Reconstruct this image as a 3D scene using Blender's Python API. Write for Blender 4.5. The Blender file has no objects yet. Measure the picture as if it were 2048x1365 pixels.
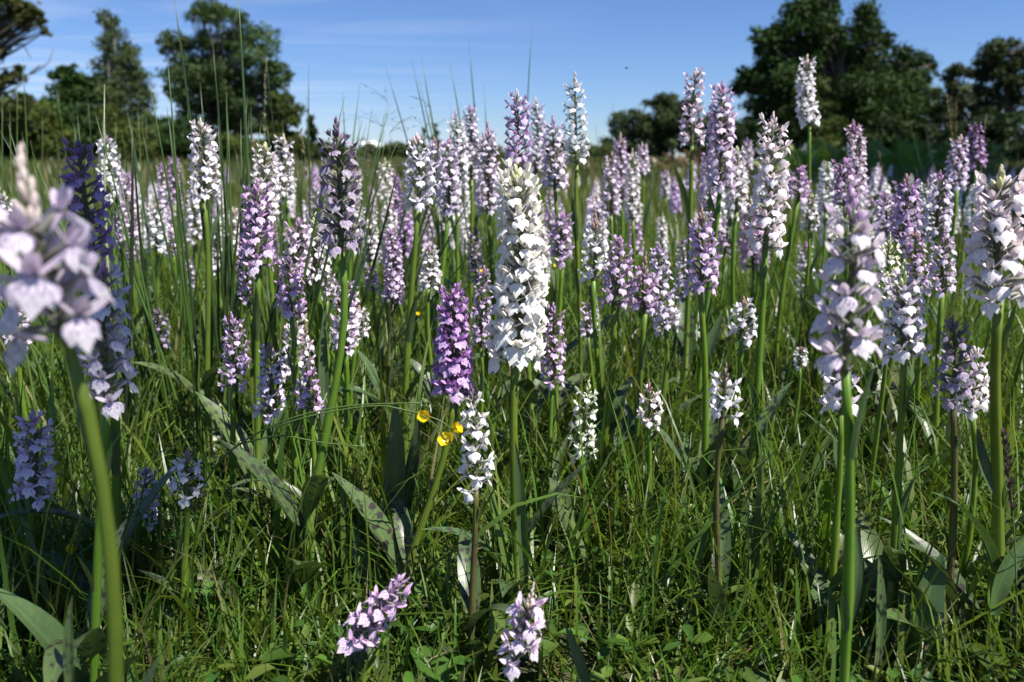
import bpy, math, random
import numpy as np
from mathutils import Vector, Matrix

R = math.radians
rnd = random.Random(7)
rng = np.random.default_rng(11)
scene = bpy.context.scene
C = scene.collection

# ------------------------------------------------------------------ camera
CAM_H, PITCH, FPX = 0.42, R(13.0), 1593.0
cam_d = bpy.data.cameras.new('camera')
cam = bpy.data.objects.new('camera', cam_d); C.objects.link(cam)
cam.location = (0, 0, CAM_H); cam.rotation_euler = (R(90) - PITCH, 0, 0)
cam_d.sensor_width = 36; cam_d.lens = 36 * FPX / 2048
cam_d.clip_start = 0.02; cam_d.clip_end = 9000
cam_d.dof.use_dof = True; cam_d.dof.focus_distance = 0.72; cam_d.dof.aperture_fstop = 7.5
scene.camera = cam

# ------------------------------------------------------------------ sky and sun
SUN_EL, SUN_AZ = R(57), R(122)          # azimuth clockwise from the view direction
SUN = Vector((math.cos(SUN_EL) * math.sin(SUN_AZ), math.cos(SUN_EL) * math.cos(SUN_AZ), math.sin(SUN_EL)))
world = bpy.data.worlds.new('World'); scene.world = world; world.use_nodes = True
wn, wl = world.node_tree.nodes, world.node_tree.links
bg = wn['Background']
sky = wn.new('ShaderNodeTexSky'); sky.sky_type = 'NISHITA'; sky.sun_disc = False
sky.sun_elevation = SUN_EL; sky.sun_rotation = SUN_AZ
sky.altitude = 600; sky.air_density = 1.0; sky.dust_density = 0.0; sky.ozone_density = 5.0
tc = wn.new('ShaderNodeTexCoord'); sep = wn.new('ShaderNodeSeparateXYZ'); wl.new(tc.outputs['Generated'], sep.inputs[0])
def wmath(op, a, b=None, clamp=False):
    n = wn.new('ShaderNodeMath'); n.operation = op; n.use_clamp = clamp
    for i, v in enumerate((a, b)):
        if v is None: continue
        if isinstance(v, (int, float)): n.inputs[i].default_value = v
        else: wl.new(v, n.inputs[i])
    return n.outputs[0]
def wnoise(vec, scale, detail, rough, dist=0.0):
    n = wn.new('ShaderNodeTexNoise'); n.inputs['Scale'].default_value = scale; n.inputs['Detail'].default_value = detail
    n.inputs['Roughness'].default_value = rough; n.inputs['Distortion'].default_value = dist
    wl.new(vec, n.inputs['Vector']); return n.outputs['Fac']
zc = wmath('MAXIMUM', sep.outputs['Z'], 0.02)
comb = wn.new('ShaderNodeCombineXYZ')
wl.new(wmath('DIVIDE', sep.outputs['X'], zc), comb.inputs[0]); wl.new(wmath('DIVIDE', sep.outputs['Y'], zc), comb.inputs[1])
mp = wn.new('ShaderNodeMapping'); wl.new(comb.outputs[0], mp.inputs['Vector'])
mp.inputs['Rotation'].default_value = (0, 0, R(-12)); mp.inputs['Scale'].default_value = (0.35, 1.3, 1); mp.inputs['Location'].default_value = (1.3, 0.4, 0)
n1 = wnoise(mp.outputs[0], 0.55, 7, 0.6, 1.2)
n2 = wnoise(comb.outputs[0], 0.5, 3, 0.55)
bank = wmath('ADD', wmath('MULTIPLY', wmath('DIVIDE', sep.outputs['X'], zc), -0.16), 0.12, True)   # a bank of cirrus lying to the left
streak = wmath('MULTIPLY', wmath('SUBTRACT', n1, 0.43), 3.2, True)
patch = wmath('MULTIPLY', wmath('MULTIPLY', n2, 1.6), bank, True)
cirrus = wmath('MULTIPLY', wmath('MULTIPLY', streak, patch), 0.9)
mixc = wn.new('ShaderNodeMix'); mixc.data_type = 'RGBA'; wl.new(cirrus, mixc.inputs['Factor'])
tint = wn.new('ShaderNodeMix'); tint.data_type = 'RGBA'; tint.blend_type = 'MULTIPLY'; tint.inputs['Factor'].default_value = 1.0
wl.new(sky.outputs[0], tint.inputs['A']); tint.inputs['B'].default_value = (0.67, 0.78, 1.03, 1)
wl.new(tint.outputs['Result'], mixc.inputs['A']); mixc.inputs['B'].default_value = (6.4, 7.0, 8.6, 1)
wl.new(mixc.outputs['Result'], bg.inputs['Color']); bg.inputs['Strength'].default_value = 0.066

sun_d = bpy.data.lights.new('sun', 'SUN'); sun_d.energy = 5.0; sun_d.angle = R(0.53); sun_d.color = (1.0, 0.96, 0.89)
sun = bpy.data.objects.new('sun', sun_d); C.objects.link(sun)
sun.rotation_euler = SUN.to_track_quat('Z', 'Y').to_euler(); sun.location = SUN * 30

scene.view_settings.view_transform = 'Standard'; scene.view_settings.look = 'None'
scene.view_settings.exposure = 0.9; scene.view_settings.gamma = 1.0; scene.view_settings.use_curve_mapping = False
scene.render.engine = 'CYCLES'
scene.cycles.max_bounces = 6; scene.cycles.transparent_max_bounces = 4
scene.cycles.diffuse_bounces = 3; scene.cycles.glossy_bounces = 2; scene.cycles.transmission_bounces = 3

# ------------------------------------------------------------------ helpers
def at(px, py, Y):
    """point on the ray through photo pixel (px, py) at forward distance Y"""
    u = (px - 1024) / FPX; v = (682.5 - py) / FPX
    dy = math.cos(PITCH) + v * math.sin(PITCH); dz = -math.sin(PITCH) + v * math.cos(PITCH)
    t = Y / dy
    return Vector((u * t, Y, CAM_H + dz * t))
def ground_at(px, py):
    u = (px - 1024) / FPX; v = (682.5 - py) / FPX
    dy = math.cos(PITCH) + v * math.sin(PITCH); dz = -math.sin(PITCH) + v * math.cos(PITCH)
    t = CAM_H / -dz
    return Vector((u * t, dy * t, 0))

class MB:
    def __init__(s): s.v, s.f, s.uv, s.m, s.c = [], [], [], [], []
    def add(s, verts, faces, uvs=None, mat=0, col=None):
        o = len(s.v); s.v += [tuple(p) for p in verts]
        s.uv += (uvs if uvs is not None else [(0.0, 0.0)] * len(verts))
        s.c += [col or (1, 1, 1, 1)] * len(verts)
        for f in faces: s.f.append(tuple(i + o for i in f)); s.m.append(mat)
    def mesh(s, name, mats, smooth=True):
        me = bpy.data.meshes.new(name); me.from_pydata(s.v, [], s.f)
        for m in mats: me.materials.append(m)
        me.polygons.foreach_set('material_index', s.m)
        me.polygons.foreach_set('use_smooth', [smooth] * len(s.f))
        lay = me.uv_layers.new(name='uv')
        idx = np.empty(len(me.loops), dtype=np.int32); me.loops.foreach_get('vertex_index', idx)
        uva = np.array(s.uv, dtype=np.float32)[idx]
        lay.data.foreach_set('uv', uva.ravel())
        ca = me.color_attributes.new('col', 'FLOAT_COLOR', 'POINT'); ca.data.foreach_set('color', np.array(s.c, dtype=np.float32).ravel())
        me.update(); return me

def np_mesh(name, V, F, mat, colors=None, uv=None, smooth=True):
    """V (n,3), F (m,k) with equal k"""
    me = bpy.data.meshes.new(name)
    k = F.shape[1]
    me.vertices.add(len(V)); me.vertices.foreach_set('co', V.astype(np.float32).ravel())
    me.loops.add(F.size); me.loops.foreach_set('vertex_index', F.astype(np.int32).ravel())
    me.polygons.add(len(F)); me.polygons.foreach_set('loop_start', np.arange(0, F.size, k, dtype=np.int32))
    me.polygons.foreach_set('use_smooth', np.full(len(F), smooth))
    if colors is not None:
        ca = me.color_attributes.new('col', 'FLOAT_COLOR', 'POINT')
        cc = np.ones((len(V), 4), dtype=np.float32); cc[:, :3] = colors; ca.data.foreach_set('color', cc.ravel())
    if uv is not None:
        lay = me.uv_layers.new(name='uv'); lay.data.foreach_set('uv', uv[F.ravel()].astype(np.float32).ravel())
    me.materials.append(mat); me.update(calc_edges=True); me.validate()
    return me

def link(name, data, parent=None, mat4=None, color=None):
    o = bpy.data.objects.new(name, data); C.objects.link(o)
    if parent is not None: o.parent = parent
    if mat4 is not None: o.matrix_local = mat4
    if color is not None: o.color = color
    return o
def thing(name, label, cat, loc=(0, 0, 0), group=None, data=None):
    o = bpy.data.objects.new(name, data); C.objects.link(o); o.location = loc
    if data is None: o.empty_display_size = 0.02
    o['label'] = label; o['category'] = cat
    if group: o['group'] = group
    return o

def tube(pts, radii, sides=7):
    verts, faces, uvs = [], [], []
    n = len(pts)
    for i, p in enumerate(pts):
        t = (pts[min(i + 1, n - 1)] - pts[max(i - 1, 0)]).normalized()
        a = t.cross(Vector((0, 1, 0.02)));
        if a.length < 1e-3: a = t.cross(Vector((1, 0, 0)))
        a.normalize(); b = t.cross(a)
        for k in range(sides):
            an = 2 * math.pi * k / sides
            verts.append(p + (a * math.cos(an) + b * math.sin(an)) * radii[i]); uvs.append((k / sides, i / (n - 1)))
    for i in range(n - 1):
        for k in range(sides):
            k2 = (k + 1) % sides
            faces.append((i * sides + k, i * sides + k2, (i + 1) * sides + k2, (i + 1) * sides + k))
    faces.append(tuple(range((n - 1) * sides, n * sides)))
    return verts, faces, uvs
def bez(p0, p1, p2, p3, n):
    out = []
    for i in range(n):
        t = i / (n - 1); q = 1 - t
        out.append(p0 * q**3 + p1 * 3 * q * q * t + p2 * 3 * q * t * t + p3 * t**3)
    return out

# ------------------------------------------------------------------ materials
def new_mat(name):
    m = bpy.data.materials.new(name); m.use_nodes = True
    return m, m.node_tree.nodes, m.node_tree.links
def leafy(m, color_out, rough=0.5, spec=0.4, trans=0.3, trans_tint=None, bump=None):
    """principled + translucent for thin plant tissue"""
    n, l = m.node_tree.nodes, m.node_tree.links
    p = n['Principled BSDF']; out = n['Material Output']
    l.new(color_out, p.inputs['Base Color']); p.inputs['Roughness'].default_value = rough
    p.inputs['Specular IOR Level'].default_value = spec
    tr = n.new('ShaderNodeBsdfTranslucent')
    if trans_tint:
        mx = n.new('ShaderNodeMix'); mx.data_type = 'RGBA'; mx.blend_type = 'MULTIPLY'; mx.inputs['Factor'].default_value = 1
        l.new(color_out, mx.inputs['A']); mx.inputs['B'].default_value = (*trans_tint, 1); l.new(mx.outputs['Result'], tr.inputs['Color'])
    else: l.new(color_out, tr.inputs['Color'])
    ms = n.new('ShaderNodeMixShader'); ms.inputs[0].default_value = trans
    l.new(p.outputs[0], ms.inputs[1]); l.new(tr.outputs[0], ms.inputs[2]); l.new(ms.outputs[0], out.inputs['Surface'])
    if bump is not None:
        b = n.new('ShaderNodeBump'); b.inputs['Strength'].default_value = bump[1]; b.inputs['Distance'].default_value = bump[2]
        l.new(bump[0], b.inputs['Height']); l.new(b.outputs[0], p.inputs['Normal'])
def mixrgb(m, fac, a, b, mode='MIX'):
    n, l = m.node_tree.nodes, m.node_tree.links
    x = n.new('ShaderNodeMix'); x.data_type = 'RGBA'; x.blend_type = mode
    for sock, v in (('Factor', fac), ('A', a), ('B', b)):
        if isinstance(v, (int, float)): x.inputs[sock].default_value = v
        elif isinstance(v, tuple): x.inputs[sock].default_value = (*v, 1) if len(v) == 3 else v
        else: l.new(v, x.inputs[sock])
    return x.outputs['Result']
def nmath(m, op, a, b=0.0, clamp=False):
    n, l = m.node_tree.nodes, m.node_tree.links
    x = n.new('ShaderNodeMath'); x.operation = op; x.use_clamp = clamp
    for i, v in enumerate((a, b)):
        if isinstance(v, (int, float)): x.inputs[i].default_value = v
        else: l.new(v, x.inputs[i])
    return x.outputs[0]

def mat_lip():
    m, n, l = new_mat('orchid_lip')
    oi = n.new('ShaderNodeObjectInfo'); uv = n.new('ShaderNodeUVMap'); uv.uv_map = 'uv'
    sp = n.new('ShaderNodeSeparateXYZ'); l.new(uv.outputs[0], sp.inputs[0])
    spc = n.new('ShaderNodeSeparateColor'); l.new(oi.outputs['Color'], spc.inputs[0])
    base = mixrgb(m, nmath(m, 'ADD', nmath(m, 'MULTIPLY', spc.outputs['Green'], 0.55), 0.25, True), oi.outputs['Color'], (0.91, 0.885, 0.87))
    # looped purple lines: distorted rings in the lip's own coordinates
    nz = n.new('ShaderNodeTexNoise'); nz.inputs['Scale'].default_value = 5.0; nz.inputs['Detail'].default_value = 2
    addv = n.new('ShaderNodeVectorMath'); addv.operation = 'ADD'; l.new(uv.outputs[0], addv.inputs[0])
    cr = n.new('ShaderNodeCombineXYZ'); l.new(nmath(m, 'MULTIPLY', oi.outputs['Random'], 37.0), cr.inputs[2]); l.new(cr.outputs[0], addv.inputs[1])
    l.new(addv.outputs[0], nz.inputs['Vector'])
    cx = nmath(m, 'ABSOLUTE', nmath(m, 'SUBTRACT', sp.outputs['X'], 0.5))
    dx = nmath(m, 'MULTIPLY', nmath(m, 'SUBTRACT', cx, 0.17), 2.3)
    dy = nmath(m, 'SUBTRACT', sp.outputs['Y'], 0.42)
    rr = nmath(m, 'SQRT', nmath(m, 'ADD', nmath(m, 'MULTIPLY', dx, dx), nmath(m, 'MULTIPLY', dy, dy)))
    ph = nmath(m, 'ADD', nmath(m, 'MULTIPLY', rr, 22.0), nmath(m, 'MULTIPLY', nz.outputs['Fac'], 9.0))
    wv = nmath(m, 'MULTIPLY', nmath(m, 'SUBTRACT', nmath(m, 'SINE', ph), 0.30), 3.5, True)
    fade = nmath(m, 'MULTIPLY', nmath(m, 'SUBTRACT', 0.95, sp.outputs['Y'], ), 2.0, True)
    fac = nmath(m, 'MULTIPLY', nmath(m, 'MULTIPLY', wv, fade), oi.outputs['Alpha'], True)
    dark = mixrgb(m, 0.75, oi.outputs['Color'], (0.16, 0.03, 0.32))
    col = mixrgb(m, fac, base, dark)
    leafy(m, col, 0.5, 0.25, 0.30)
    return m
def mat_petal():
    m, n, l = new_mat('orchid_petal')
    oi = n.new('ShaderNodeObjectInfo'); uv = n.new('ShaderNodeUVMap'); uv.uv_map = 'uv'
    sp = n.new('ShaderNodeSeparateXYZ'); l.new(uv.outputs[0], sp.inputs[0])
    hv = n.new('ShaderNodeHueSaturation'); l.new(oi.outputs['Color'], hv.inputs['Color'])
    l.new(nmath(m, 'ADD', nmath(m, 'MULTIPLY', oi.outputs['Random'], 0.3), 0.85), hv.inputs['Value'])
    edge = nmath(m, 'MULTIPLY', nmath(m, 'ABSOLUTE', nmath(m, 'SUBTRACT', sp.outputs['X'], 0.5)), 0.45)
    col = mixrgb(m, edge, hv.outputs[0], (0.89, 0.865, 0.86))
    leafy(m, col, 0.45, 0.3, 0.28)
    return m
def mat_ovary():
    m, n, l = new_mat('orchid_ovary')
    oi = n.new('ShaderNodeObjectInfo')
    g = mixrgb(m, 0.22, (0.085, 0.115, 0.035), oi.outputs['Color'])
    leafy(m, g, 0.5, 0.3, 0.15)
    return m
def mat_stem():
    m, n, l = new_mat('orchid_stem')
    oi = n.new('ShaderNodeObjectInfo'); uv = n.new('ShaderNodeUVMap'); uv.uv_map = 'uv'
    sp = n.new('ShaderNodeSeparateXYZ'); l.new(uv.outputs[0], sp.inputs[0])
    wv = nmath(m, 'SINE', nmath(m, 'MULTIPLY', sp.outputs['X'], 56.0))
    nz = n.new('ShaderNodeTexNoise'); nz.inputs['Scale'].default_value = 60; nz.inputs['Detail'].default_value = 3
    tcn = n.new('ShaderNodeTexCoord'); l.new(tcn.outputs['Object'], nz.inputs['Vector'])
    c = mixrgb(m, nmath(m, 'ADD', nmath(m, 'MULTIPLY', wv, 0.18), nmath(m, 'SUBTRACT', nz.outputs['Fac'], 0.3), True), oi.outputs['Color'], (0.19, 0.28, 0.035))
    pale = nmath(m, 'MULTIPLY', nmath(m, 'MULTIPLY', nmath(m, 'SUBTRACT', 0.42, sp.outputs['Y']), 3.0, True), nmath(m, 'SUBTRACT', nmath(m, 'MULTIPLY', oi.outputs['Random'], 1.3), 0.45, True))
    c = mixrgb(m, pale, c, (0.42, 0.46, 0.17))
    leafy(m, c, 0.42, 0.35, 0.25, (1.1, 1.15, .4), (wv, 0.2, 0.0004))
    return m
def mat_leaf():
    m, n, l = new_mat('orchid_leaf')
    oi = n.new('ShaderNodeObjectInfo'); uv = n.new('ShaderNodeUVMap'); uv.uv_map = 'uv'
    sp = n.new('ShaderNodeSeparateXYZ'); l.new(uv.outputs[0], sp.inputs[0])
    # transverse dark spots
    cb = n.new('ShaderNodeCombineXYZ'); l.new(nmath(m, 'MULTIPLY', sp.outputs['X'], 2.6), cb.inputs[0]); l.new(nmath(m, 'MULTIPLY', sp.outputs['Y'], 14.0), cb.inputs[1])
    l.new(nmath(m, 'MULTIPLY', oi.outputs['Random'], 53.0), cb.inputs[2])
    vo = n.new('ShaderNodeTexVoronoi'); vo.inputs['Scale'].default_value = 1.0; vo.inputs['Randomness'].default_value = 0.85; l.new(cb.outputs[0], vo.inputs['Vector'])
    nz = n.new('ShaderNodeTexNoise'); nz.inputs['Scale'].default_value = 2.2; l.new(cb.outputs[0], nz.inputs['Vector'])
    spot = nmath(m, 'MULTIPLY', nmath(m, 'SUBTRACT', nmath(m, 'SUBTRACT', 0.62, vo.outputs['Distance']), nmath(m, 'MULTIPLY', nz.outputs['Fac'], 0.38)), 9.0, True)
    spot = nmath(m, 'MULTIPLY', spot, oi.outputs['Alpha'])
    veins = nmath(m, 'SINE', nmath(m, 'MULTIPLY', sp.outputs['X'], 75.0))
    mid = nmath(m, 'MULTIPLY', nmath(m, 'SUBTRACT', 0.05, nmath(m, 'ABSOLUTE', nmath(m, 'SUBTRACT', sp.outputs['X'], 0.5))), 14.0, True)
    c = mixrgb(m, nmath(m, 'MULTIPLY', nmath(m, 'ADD', veins, 1.0), 0.04), oi.outputs['Color'], (0.20, 0.27, 0.13))
    c = mixrgb(m, nmath(m, 'MULTIPLY', mid, 0.5), c, (0.20, 0.28, 0.12))
    tcn = n.new('ShaderNodeTexCoord')
    nb = n.new('ShaderNodeTexNoise'); nb.inputs['Scale'].default_value = 38; nb.inputs['Detail'].default_value = 4; l.new(tcn.outputs['Object'], nb.inputs['Vector'])
    c = mixrgb(m, nmath(m, 'MULTIPLY', nmath(m, 'SUBTRACT', nb.outputs['Fac'], 0.45), 1.4, True), c, (0.16, 0.19, 0.06))
    c = mixrgb(m, spot, c, (0.035, 0.022, 0.028))
    leafy(m, c, 0.36, 0.5, 0.22, (1.0, 1.1, 0.55), (veins, 0.10, 0.0004))
    return m
def mat_attr(name, rough, spec, trans, tint=(1, 1.1, 0.5), vary=0.0):
    m, n, l = new_mat(name)
    a = n.new('ShaderNodeAttribute'); a.attribute_name = 'col'
    col = a.outputs['Color']
    if vary:
        tcn = n.new('ShaderNodeTexCoord'); nz = n.new('ShaderNodeTexNoise'); nz.inputs['Scale'].default_value = vary; nz.inputs['Detail'].default_value = 3
        l.new(tcn.outputs['Object'], nz.inputs['Vector'])
        col = mixrgb(m, nmath(m, 'MULTIPLY', nz.outputs['Fac'], 0.6), col, (0.5, 0.5, 0.4), 'MULTIPLY')
    leafy(m, col, rough, spec, trans, tint)
    return m
def mat_obj(name, rough, spec, trans, tint=None):
    m, n, l = new_mat(name)
    oi = n.new('ShaderNodeObjectInfo')
    leafy(m, oi.outputs['Color'], rough, spec, trans, tint)
    return m
def mat_bark(name, a, b, scale):
    m, n, l = new_mat(name)
    tcn = n.new('ShaderNodeTexCoord'); nz = n.new('ShaderNodeTexNoise'); nz.inputs['Scale'].default_value = scale; nz.inputs['Detail'].default_value = 6
    l.new(tcn.outputs['Object'], nz.inputs['Vector'])
    c = mixrgb(m, nmath(m, 'MULTIPLY', nmath(m, 'SUBTRACT', nz.outputs['Fac'], 0.3), 2.5, True), a, b)
    p = n['Principled BSDF']; l.new(c, p.inputs['Base Color']); p.inputs['Roughness'].default_value = 0.9
    bm = n.new('ShaderNodeBump'); bm.inputs['Strength'].default_value = 0.6; l.new(nz.outputs['Fac'], bm.inputs['Height']); l.new(bm.outputs[0], p.inputs['Normal'])
    return m
def mat_ground():
    m, n, l = new_mat('meadow_soil')
    tcn = n.new('ShaderNodeTexCoord')
    a = n.new('ShaderNodeTexNoise'); a.inputs['Scale'].default_value = 25; a.inputs['Detail'].default_value = 8; l.new(tcn.outputs['Object'], a.inputs['Vector'])
    b = n.new('ShaderNodeTexNoise'); b.inputs['Scale'].default_value = 0.25; b.inputs['Detail'].default_value = 5; l.new(tcn.outputs['Object'], b.inputs['Vector'])
    c = mixrgb(m, a.outputs['Fac'], (0.030, 0.026, 0.014), (0.060, 0.075, 0.022))
    c = mixrgb(m, nmath(m, 'MULTIPLY', nmath(m, 'SUBTRACT', b.outputs['Fac'], 0.4), 3, True), c, (0.075, 0.085, 0.028))
    p = n['Principled BSDF']; l.new(c, p.inputs['Base Color']); p.inputs['Roughness'].default_value = 0.95
    bm = n.new('ShaderNodeBump'); bm.inputs['Strength'].default_value = 0.8; bm.inputs['Distance'].default_value = 0.02
    l.new(a.outputs['Fac'], bm.inputs['Height']); l.new(bm.outputs[0], p.inputs['Normal'])
    return m
M_LIP, M_PET, M_OVA, M_STEM, M_LEAF = mat_lip(), mat_petal(), mat_ovary(), mat_stem(), mat_leaf()
M_GRASS = mat_attr('grass_blade', 0.38, 0.5, 0.42, (1.15, 1.15, 0.45))
M_HERB = mat_attr('herb_leaf', 0.45, 0.4, 0.38, (1.1, 1.15, .45))
M_TREE = mat_attr('tree_leaf', 0.6, 0.15, 0.25, (1, 1.1, 0.45))
M_RUSH = mat_obj('rush_stem', 0.42, 0.4, 0.10)
M_SEED = mat_obj('seed_head', 0.7, 0.2, 0.3)
M_YEL = mat_obj('buttercup_petal', 0.22, 0.6, 0.25)
M_BARK = mat_bark('bark', (0.035, 0.028, 0.020), (0.13, 0.11, 0.085), 6)
M_BIRCH = mat_bark('birch_bark', (0.55, 0.53, 0.48), (0.10, 0.09, 0.08), 3)
M_FLY = mat_obj('insect_body', 0.4, 0.5, 0.0)
M_GND = mat_ground()

# ------------------------------------------------------------------ ground
gx = np.unique(np.concatenate([np.linspace(-400, -12, 26), np.linspace(-12, 12, 61), np.linspace(12, 400, 26)]))
gy = np.unique(np.concatenate([np.linspace(-200, -6, 16), np.linspace(-6, 20, 66), np.linspace(20, 600, 34)]))
GX, GY = np.meshgrid(gx, gy)
def ground_z(x, y):
    d = np.hypot(x, y); k = np.clip((d - 2.0) / 8, 0, 1)
    return k * (0.05 * np.sin(x * 0.5 + 1) * np.cos(y * 0.37) + 0.03 * np.sin(x * 0.13 - y * 0.21)) - 0.002
GZ = ground_z(GX, GY)
nx, ny = len(gx), len(gy)
ii = (np.arange(ny - 1)[:, None] * nx + np.arange(nx - 1)[None, :]).ravel()
gF = np.stack([ii, ii + 1, ii + nx + 1, ii + nx], 1)
ground = link('ground', np_mesh('ground', np.stack([GX.ravel(), GY.ravel(), GZ.ravel()], 1), gF, M_GND)); ground['kind'] = 'structure'

# ------------------------------------------------------------------ trees
def leaf_cloud(clumps, n, size, base_col, var=0.35, up=0.25, aspect=0.6):
    """clumps: list of (centre, radii, weight). Leaves sit in the outer half of each clump, facing outwards and up."""
    cs = np.array([c[0] for c in clumps]); rs = np.array([c[1] for c in clumps]); w = np.array([c[2] for c in clumps], float); w /= w.sum()
    k = rng.choice(len(clumps), n, p=w)
    d = rng.normal(size=(n, 3)); d /= np.linalg.norm(d, axis=1)[:, None]
    rad = rng.uniform(0.15, 1.0, n) ** 0.6 * rng.uniform(0.8, 1.3, n)
    P = cs[k] + d * rs[k] * rad[:, None]
    nrm = d * 0.6 + rng.normal(size=(n, 3)) * 0.7; nrm[:, 2] += up
    nrm /= np.linalg.norm(nrm, axis=1)[:, None]
    t = np.cross(nrm, rng.normal(size=(n, 3))); t /= np.linalg.norm(t, axis=1)[:, None]
    b = np.cross(nrm, t)
    s = size * rng.uniform(0.6, 1.35, n)
    t *= s[:, None]; b *= (s * aspect)[:, None]
    V = np.stack([P - t, P + b + nrm * 0.12 * s[:, None], P + t, P - b + nrm * 0.12 * s[:, None]], 1).reshape(-1, 3)
    F = np.arange(4 * n).reshape(n, 4)
    kc = rng.uniform(1 - var, 1 + var, len(clumps))[k] * rng.uniform(0.75, 1.25, n)
    col = np.array(base_col)[None, :] * kc[:, None]
    col[:, 0] *= rng.uniform(0.8, 1.3, n)
    return V, F, np.repeat(col, 4, 0)
def limb(mb, p0, p1, r0, r1, bend=0.15, n=6, sides=6):
    L = (p1 - p0).length
    mid = Vector((rnd.uniform(-1, 1), rnd.uniform(-1, 1), rnd.uniform(-.3, .6))) * L * bend
    pts = bez(p0, p0.lerp(p1, .33) + mid, p0.lerp(p1, .66) + mid * .7, p1, n)
    v, f, uv = tube(pts, [r0 + (r1 - r0) * i / (n - 1) for i in range(n)], sides); mb.add(v, f, uv)
def tree(name, label, cat, base, clumps, n, size, col, trunk_h, trunk_r, bark=None, group=None, lean=(0, 0), extra=None, var=.35, up=.25, limbs=True, forks=1):
    base = Vector(base); root = thing(name, label, cat, base, group)
    mb = MB()
    top = Vector((lean[0], lean[1], trunk_h))
    for k in range(forks):
        off = Vector((rnd.uniform(-1, 1), rnd.uniform(-1, 1), 0)) * trunk_r * 2.2 * (forks > 1)
        tp = top + off * (4 if forks > 1 else 0)
        limb(mb, off + Vector((0, 0, -.1)), tp, trunk_r, trunk_r * .35, .04, 8, 8)
    if limbs:
        for c, r, w in clumps:
            cv = Vector(c); t = rnd.uniform(.35, .9)
            s = top * t
            if s.z > cv.z: s = top * max(.15, cv.z / max(trunk_h, .1) * .7)
            limb(mb, s, cv, trunk_r * .3, trunk_r * .06, .1, 5, 5)
    if extra: extra(mb)
    link('trunk', mb.mesh(name + '_trunk', [bark or M_BARK]), root)
    V, F, cc = leaf_cloud(clumps, n, size, col, var, up)
    link('crown', np_mesh(name + '_crown', V, F, M_TREE, cc, smooth=False), root)
    return root
def px_clumps(spec, D, depth=1.0, jitter=.0):
    """spec rows: (px, py, rx_px, rz_px); returns clump list relative to a base at distance D, and the base"""
    cl = []
    for px, py, rx, rz in spec:
        p = at(px, py, D); m = D / FPX
        cl.append([p, (rx * m, rx * m * depth, rz * m)])
    return cl
def subclump(big, k, f=(.28, .5), seed=0):
    """break big ellipsoids into k smaller lumps scattered in their outer shells"""
    r = random.Random(seed); out = []
    for c, rad, *_ in big:
        kk = k
        for _ in range(kk):
            d = Vector((r.gauss(0, 1), r.gauss(0, 1), r.gauss(0, 1))).normalized() * r.uniform(.45, .95)
            s = r.uniform(*f)
            cc = (c[0] + d.x * rad[0], c[1] + d.y * rad[1], c[2] + d.z * rad[2])
            m = (rad[0] + rad[1] + rad[2]) / 3
            rr = m * s
            out.append((cc, (rr * r.uniform(.9, 1.35), rr * r.uniform(.9, 1.35), rr * r.uniform(.6, .95)), rr ** 2))
    return out
def px_tree(name, label, cat, bx, D, spec, sub, n, size, col, trunk_r, seed, th=None, f=(.24, .46), depth=.9, **kw):
    b = at(bx, 315, D); b.z = float(ground_z(b.x, b.y))
    big = [((c - b), r) for c, r in px_clumps(spec, D, depth)]
    top = max(c.z + r[2] for c, r in big)
    return tree(name, label, cat, b, subclump(big, sub, f, seed), n, size, col, th or top * .8, trunk_r, **kw)

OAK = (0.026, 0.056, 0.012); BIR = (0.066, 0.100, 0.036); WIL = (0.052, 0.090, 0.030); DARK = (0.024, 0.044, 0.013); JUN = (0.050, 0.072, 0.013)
px_tree('oak_tree', 'huge broad dark green oak with a many-lobed crown behind the meadow', 'tree', 1665, 58,
        [(1600, 60, 78, 62), (1700, 75, 70, 60), (1545, 150, 60, 50), (1500, 165, 40, 40), (1660, 170, 120, 90), (1760, 160, 70, 75), (1810, 165, 50, 60), (1850, 145, 26, 30), (1755, 85, 28, 26), (1640, 22, 45, 26), (1530, 235, 70, 50), (1700, 250, 130, 60), (1820, 235, 55, 60), (1530, 75, 32, 30)],
        26, 44000, 0.16, OAK, .55, 3, f=(.2, .42))
px_tree('birch_tree', 'tall slender birch with a pointed crown and pale trunk', 'tree', 238, 55,
        [(216, 38, 18, 28), (230, 95, 34, 42), (225, 150, 48, 40), (240, 200, 58, 45), (222, 250, 66, 42), (285, 180, 22, 45), (290, 250, 34, 40), (262, 120, 20, 40)],
        24, 17000, 0.10, BIR, .17, 5, bark=M_BIRCH, f=(.3, .5))
px_tree('alder_tree', 'dark round-lobed alder beside the slender birch', 'tree', 135, 52,
        [(130, 150, 26, 26), (165, 165, 26, 22), (140, 200, 48, 40), (120, 240, 55, 40), (180, 250, 50, 45)], 24, 15000, 0.13, OAK, .2, 8)
px_tree('willow_tree', 'large rounded airy willow with several dark trunks', 'tree', 452, 50,
        [(440, 60, 75, 52), (375, 120, 62, 55), (500, 110, 72, 60), (440, 170, 110, 60), (550, 160, 38, 50), (345, 165, 28, 40), (400, 235, 70, 45), (510, 230, 70, 50), (415, 25, 40, 26), (575, 205, 22, 26), (330, 80, 18, 16)],
        30, 21000, 0.115, WIL, .22, 12, th=5.2, forks=4, f=(.16, .34))
px_tree('juniper_bush', 'dark conical juniper at the right foot of the willow', 'bush', 560, 44,
        [(560, 210, 24, 30), (565, 250, 42, 40), (560, 290, 56, 40)], 14, 6000, 0.11, JUN, .1, 14)
px_tree('juniper_bush', 'small pointed juniper standing clear between willow and open sky', 'bush', 622, 46,
        [(622, 255, 10, 22), (622, 285, 18, 26), (622, 305, 22, 22)], 10, 2500, 0.1, DARK, .06, 15)
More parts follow.
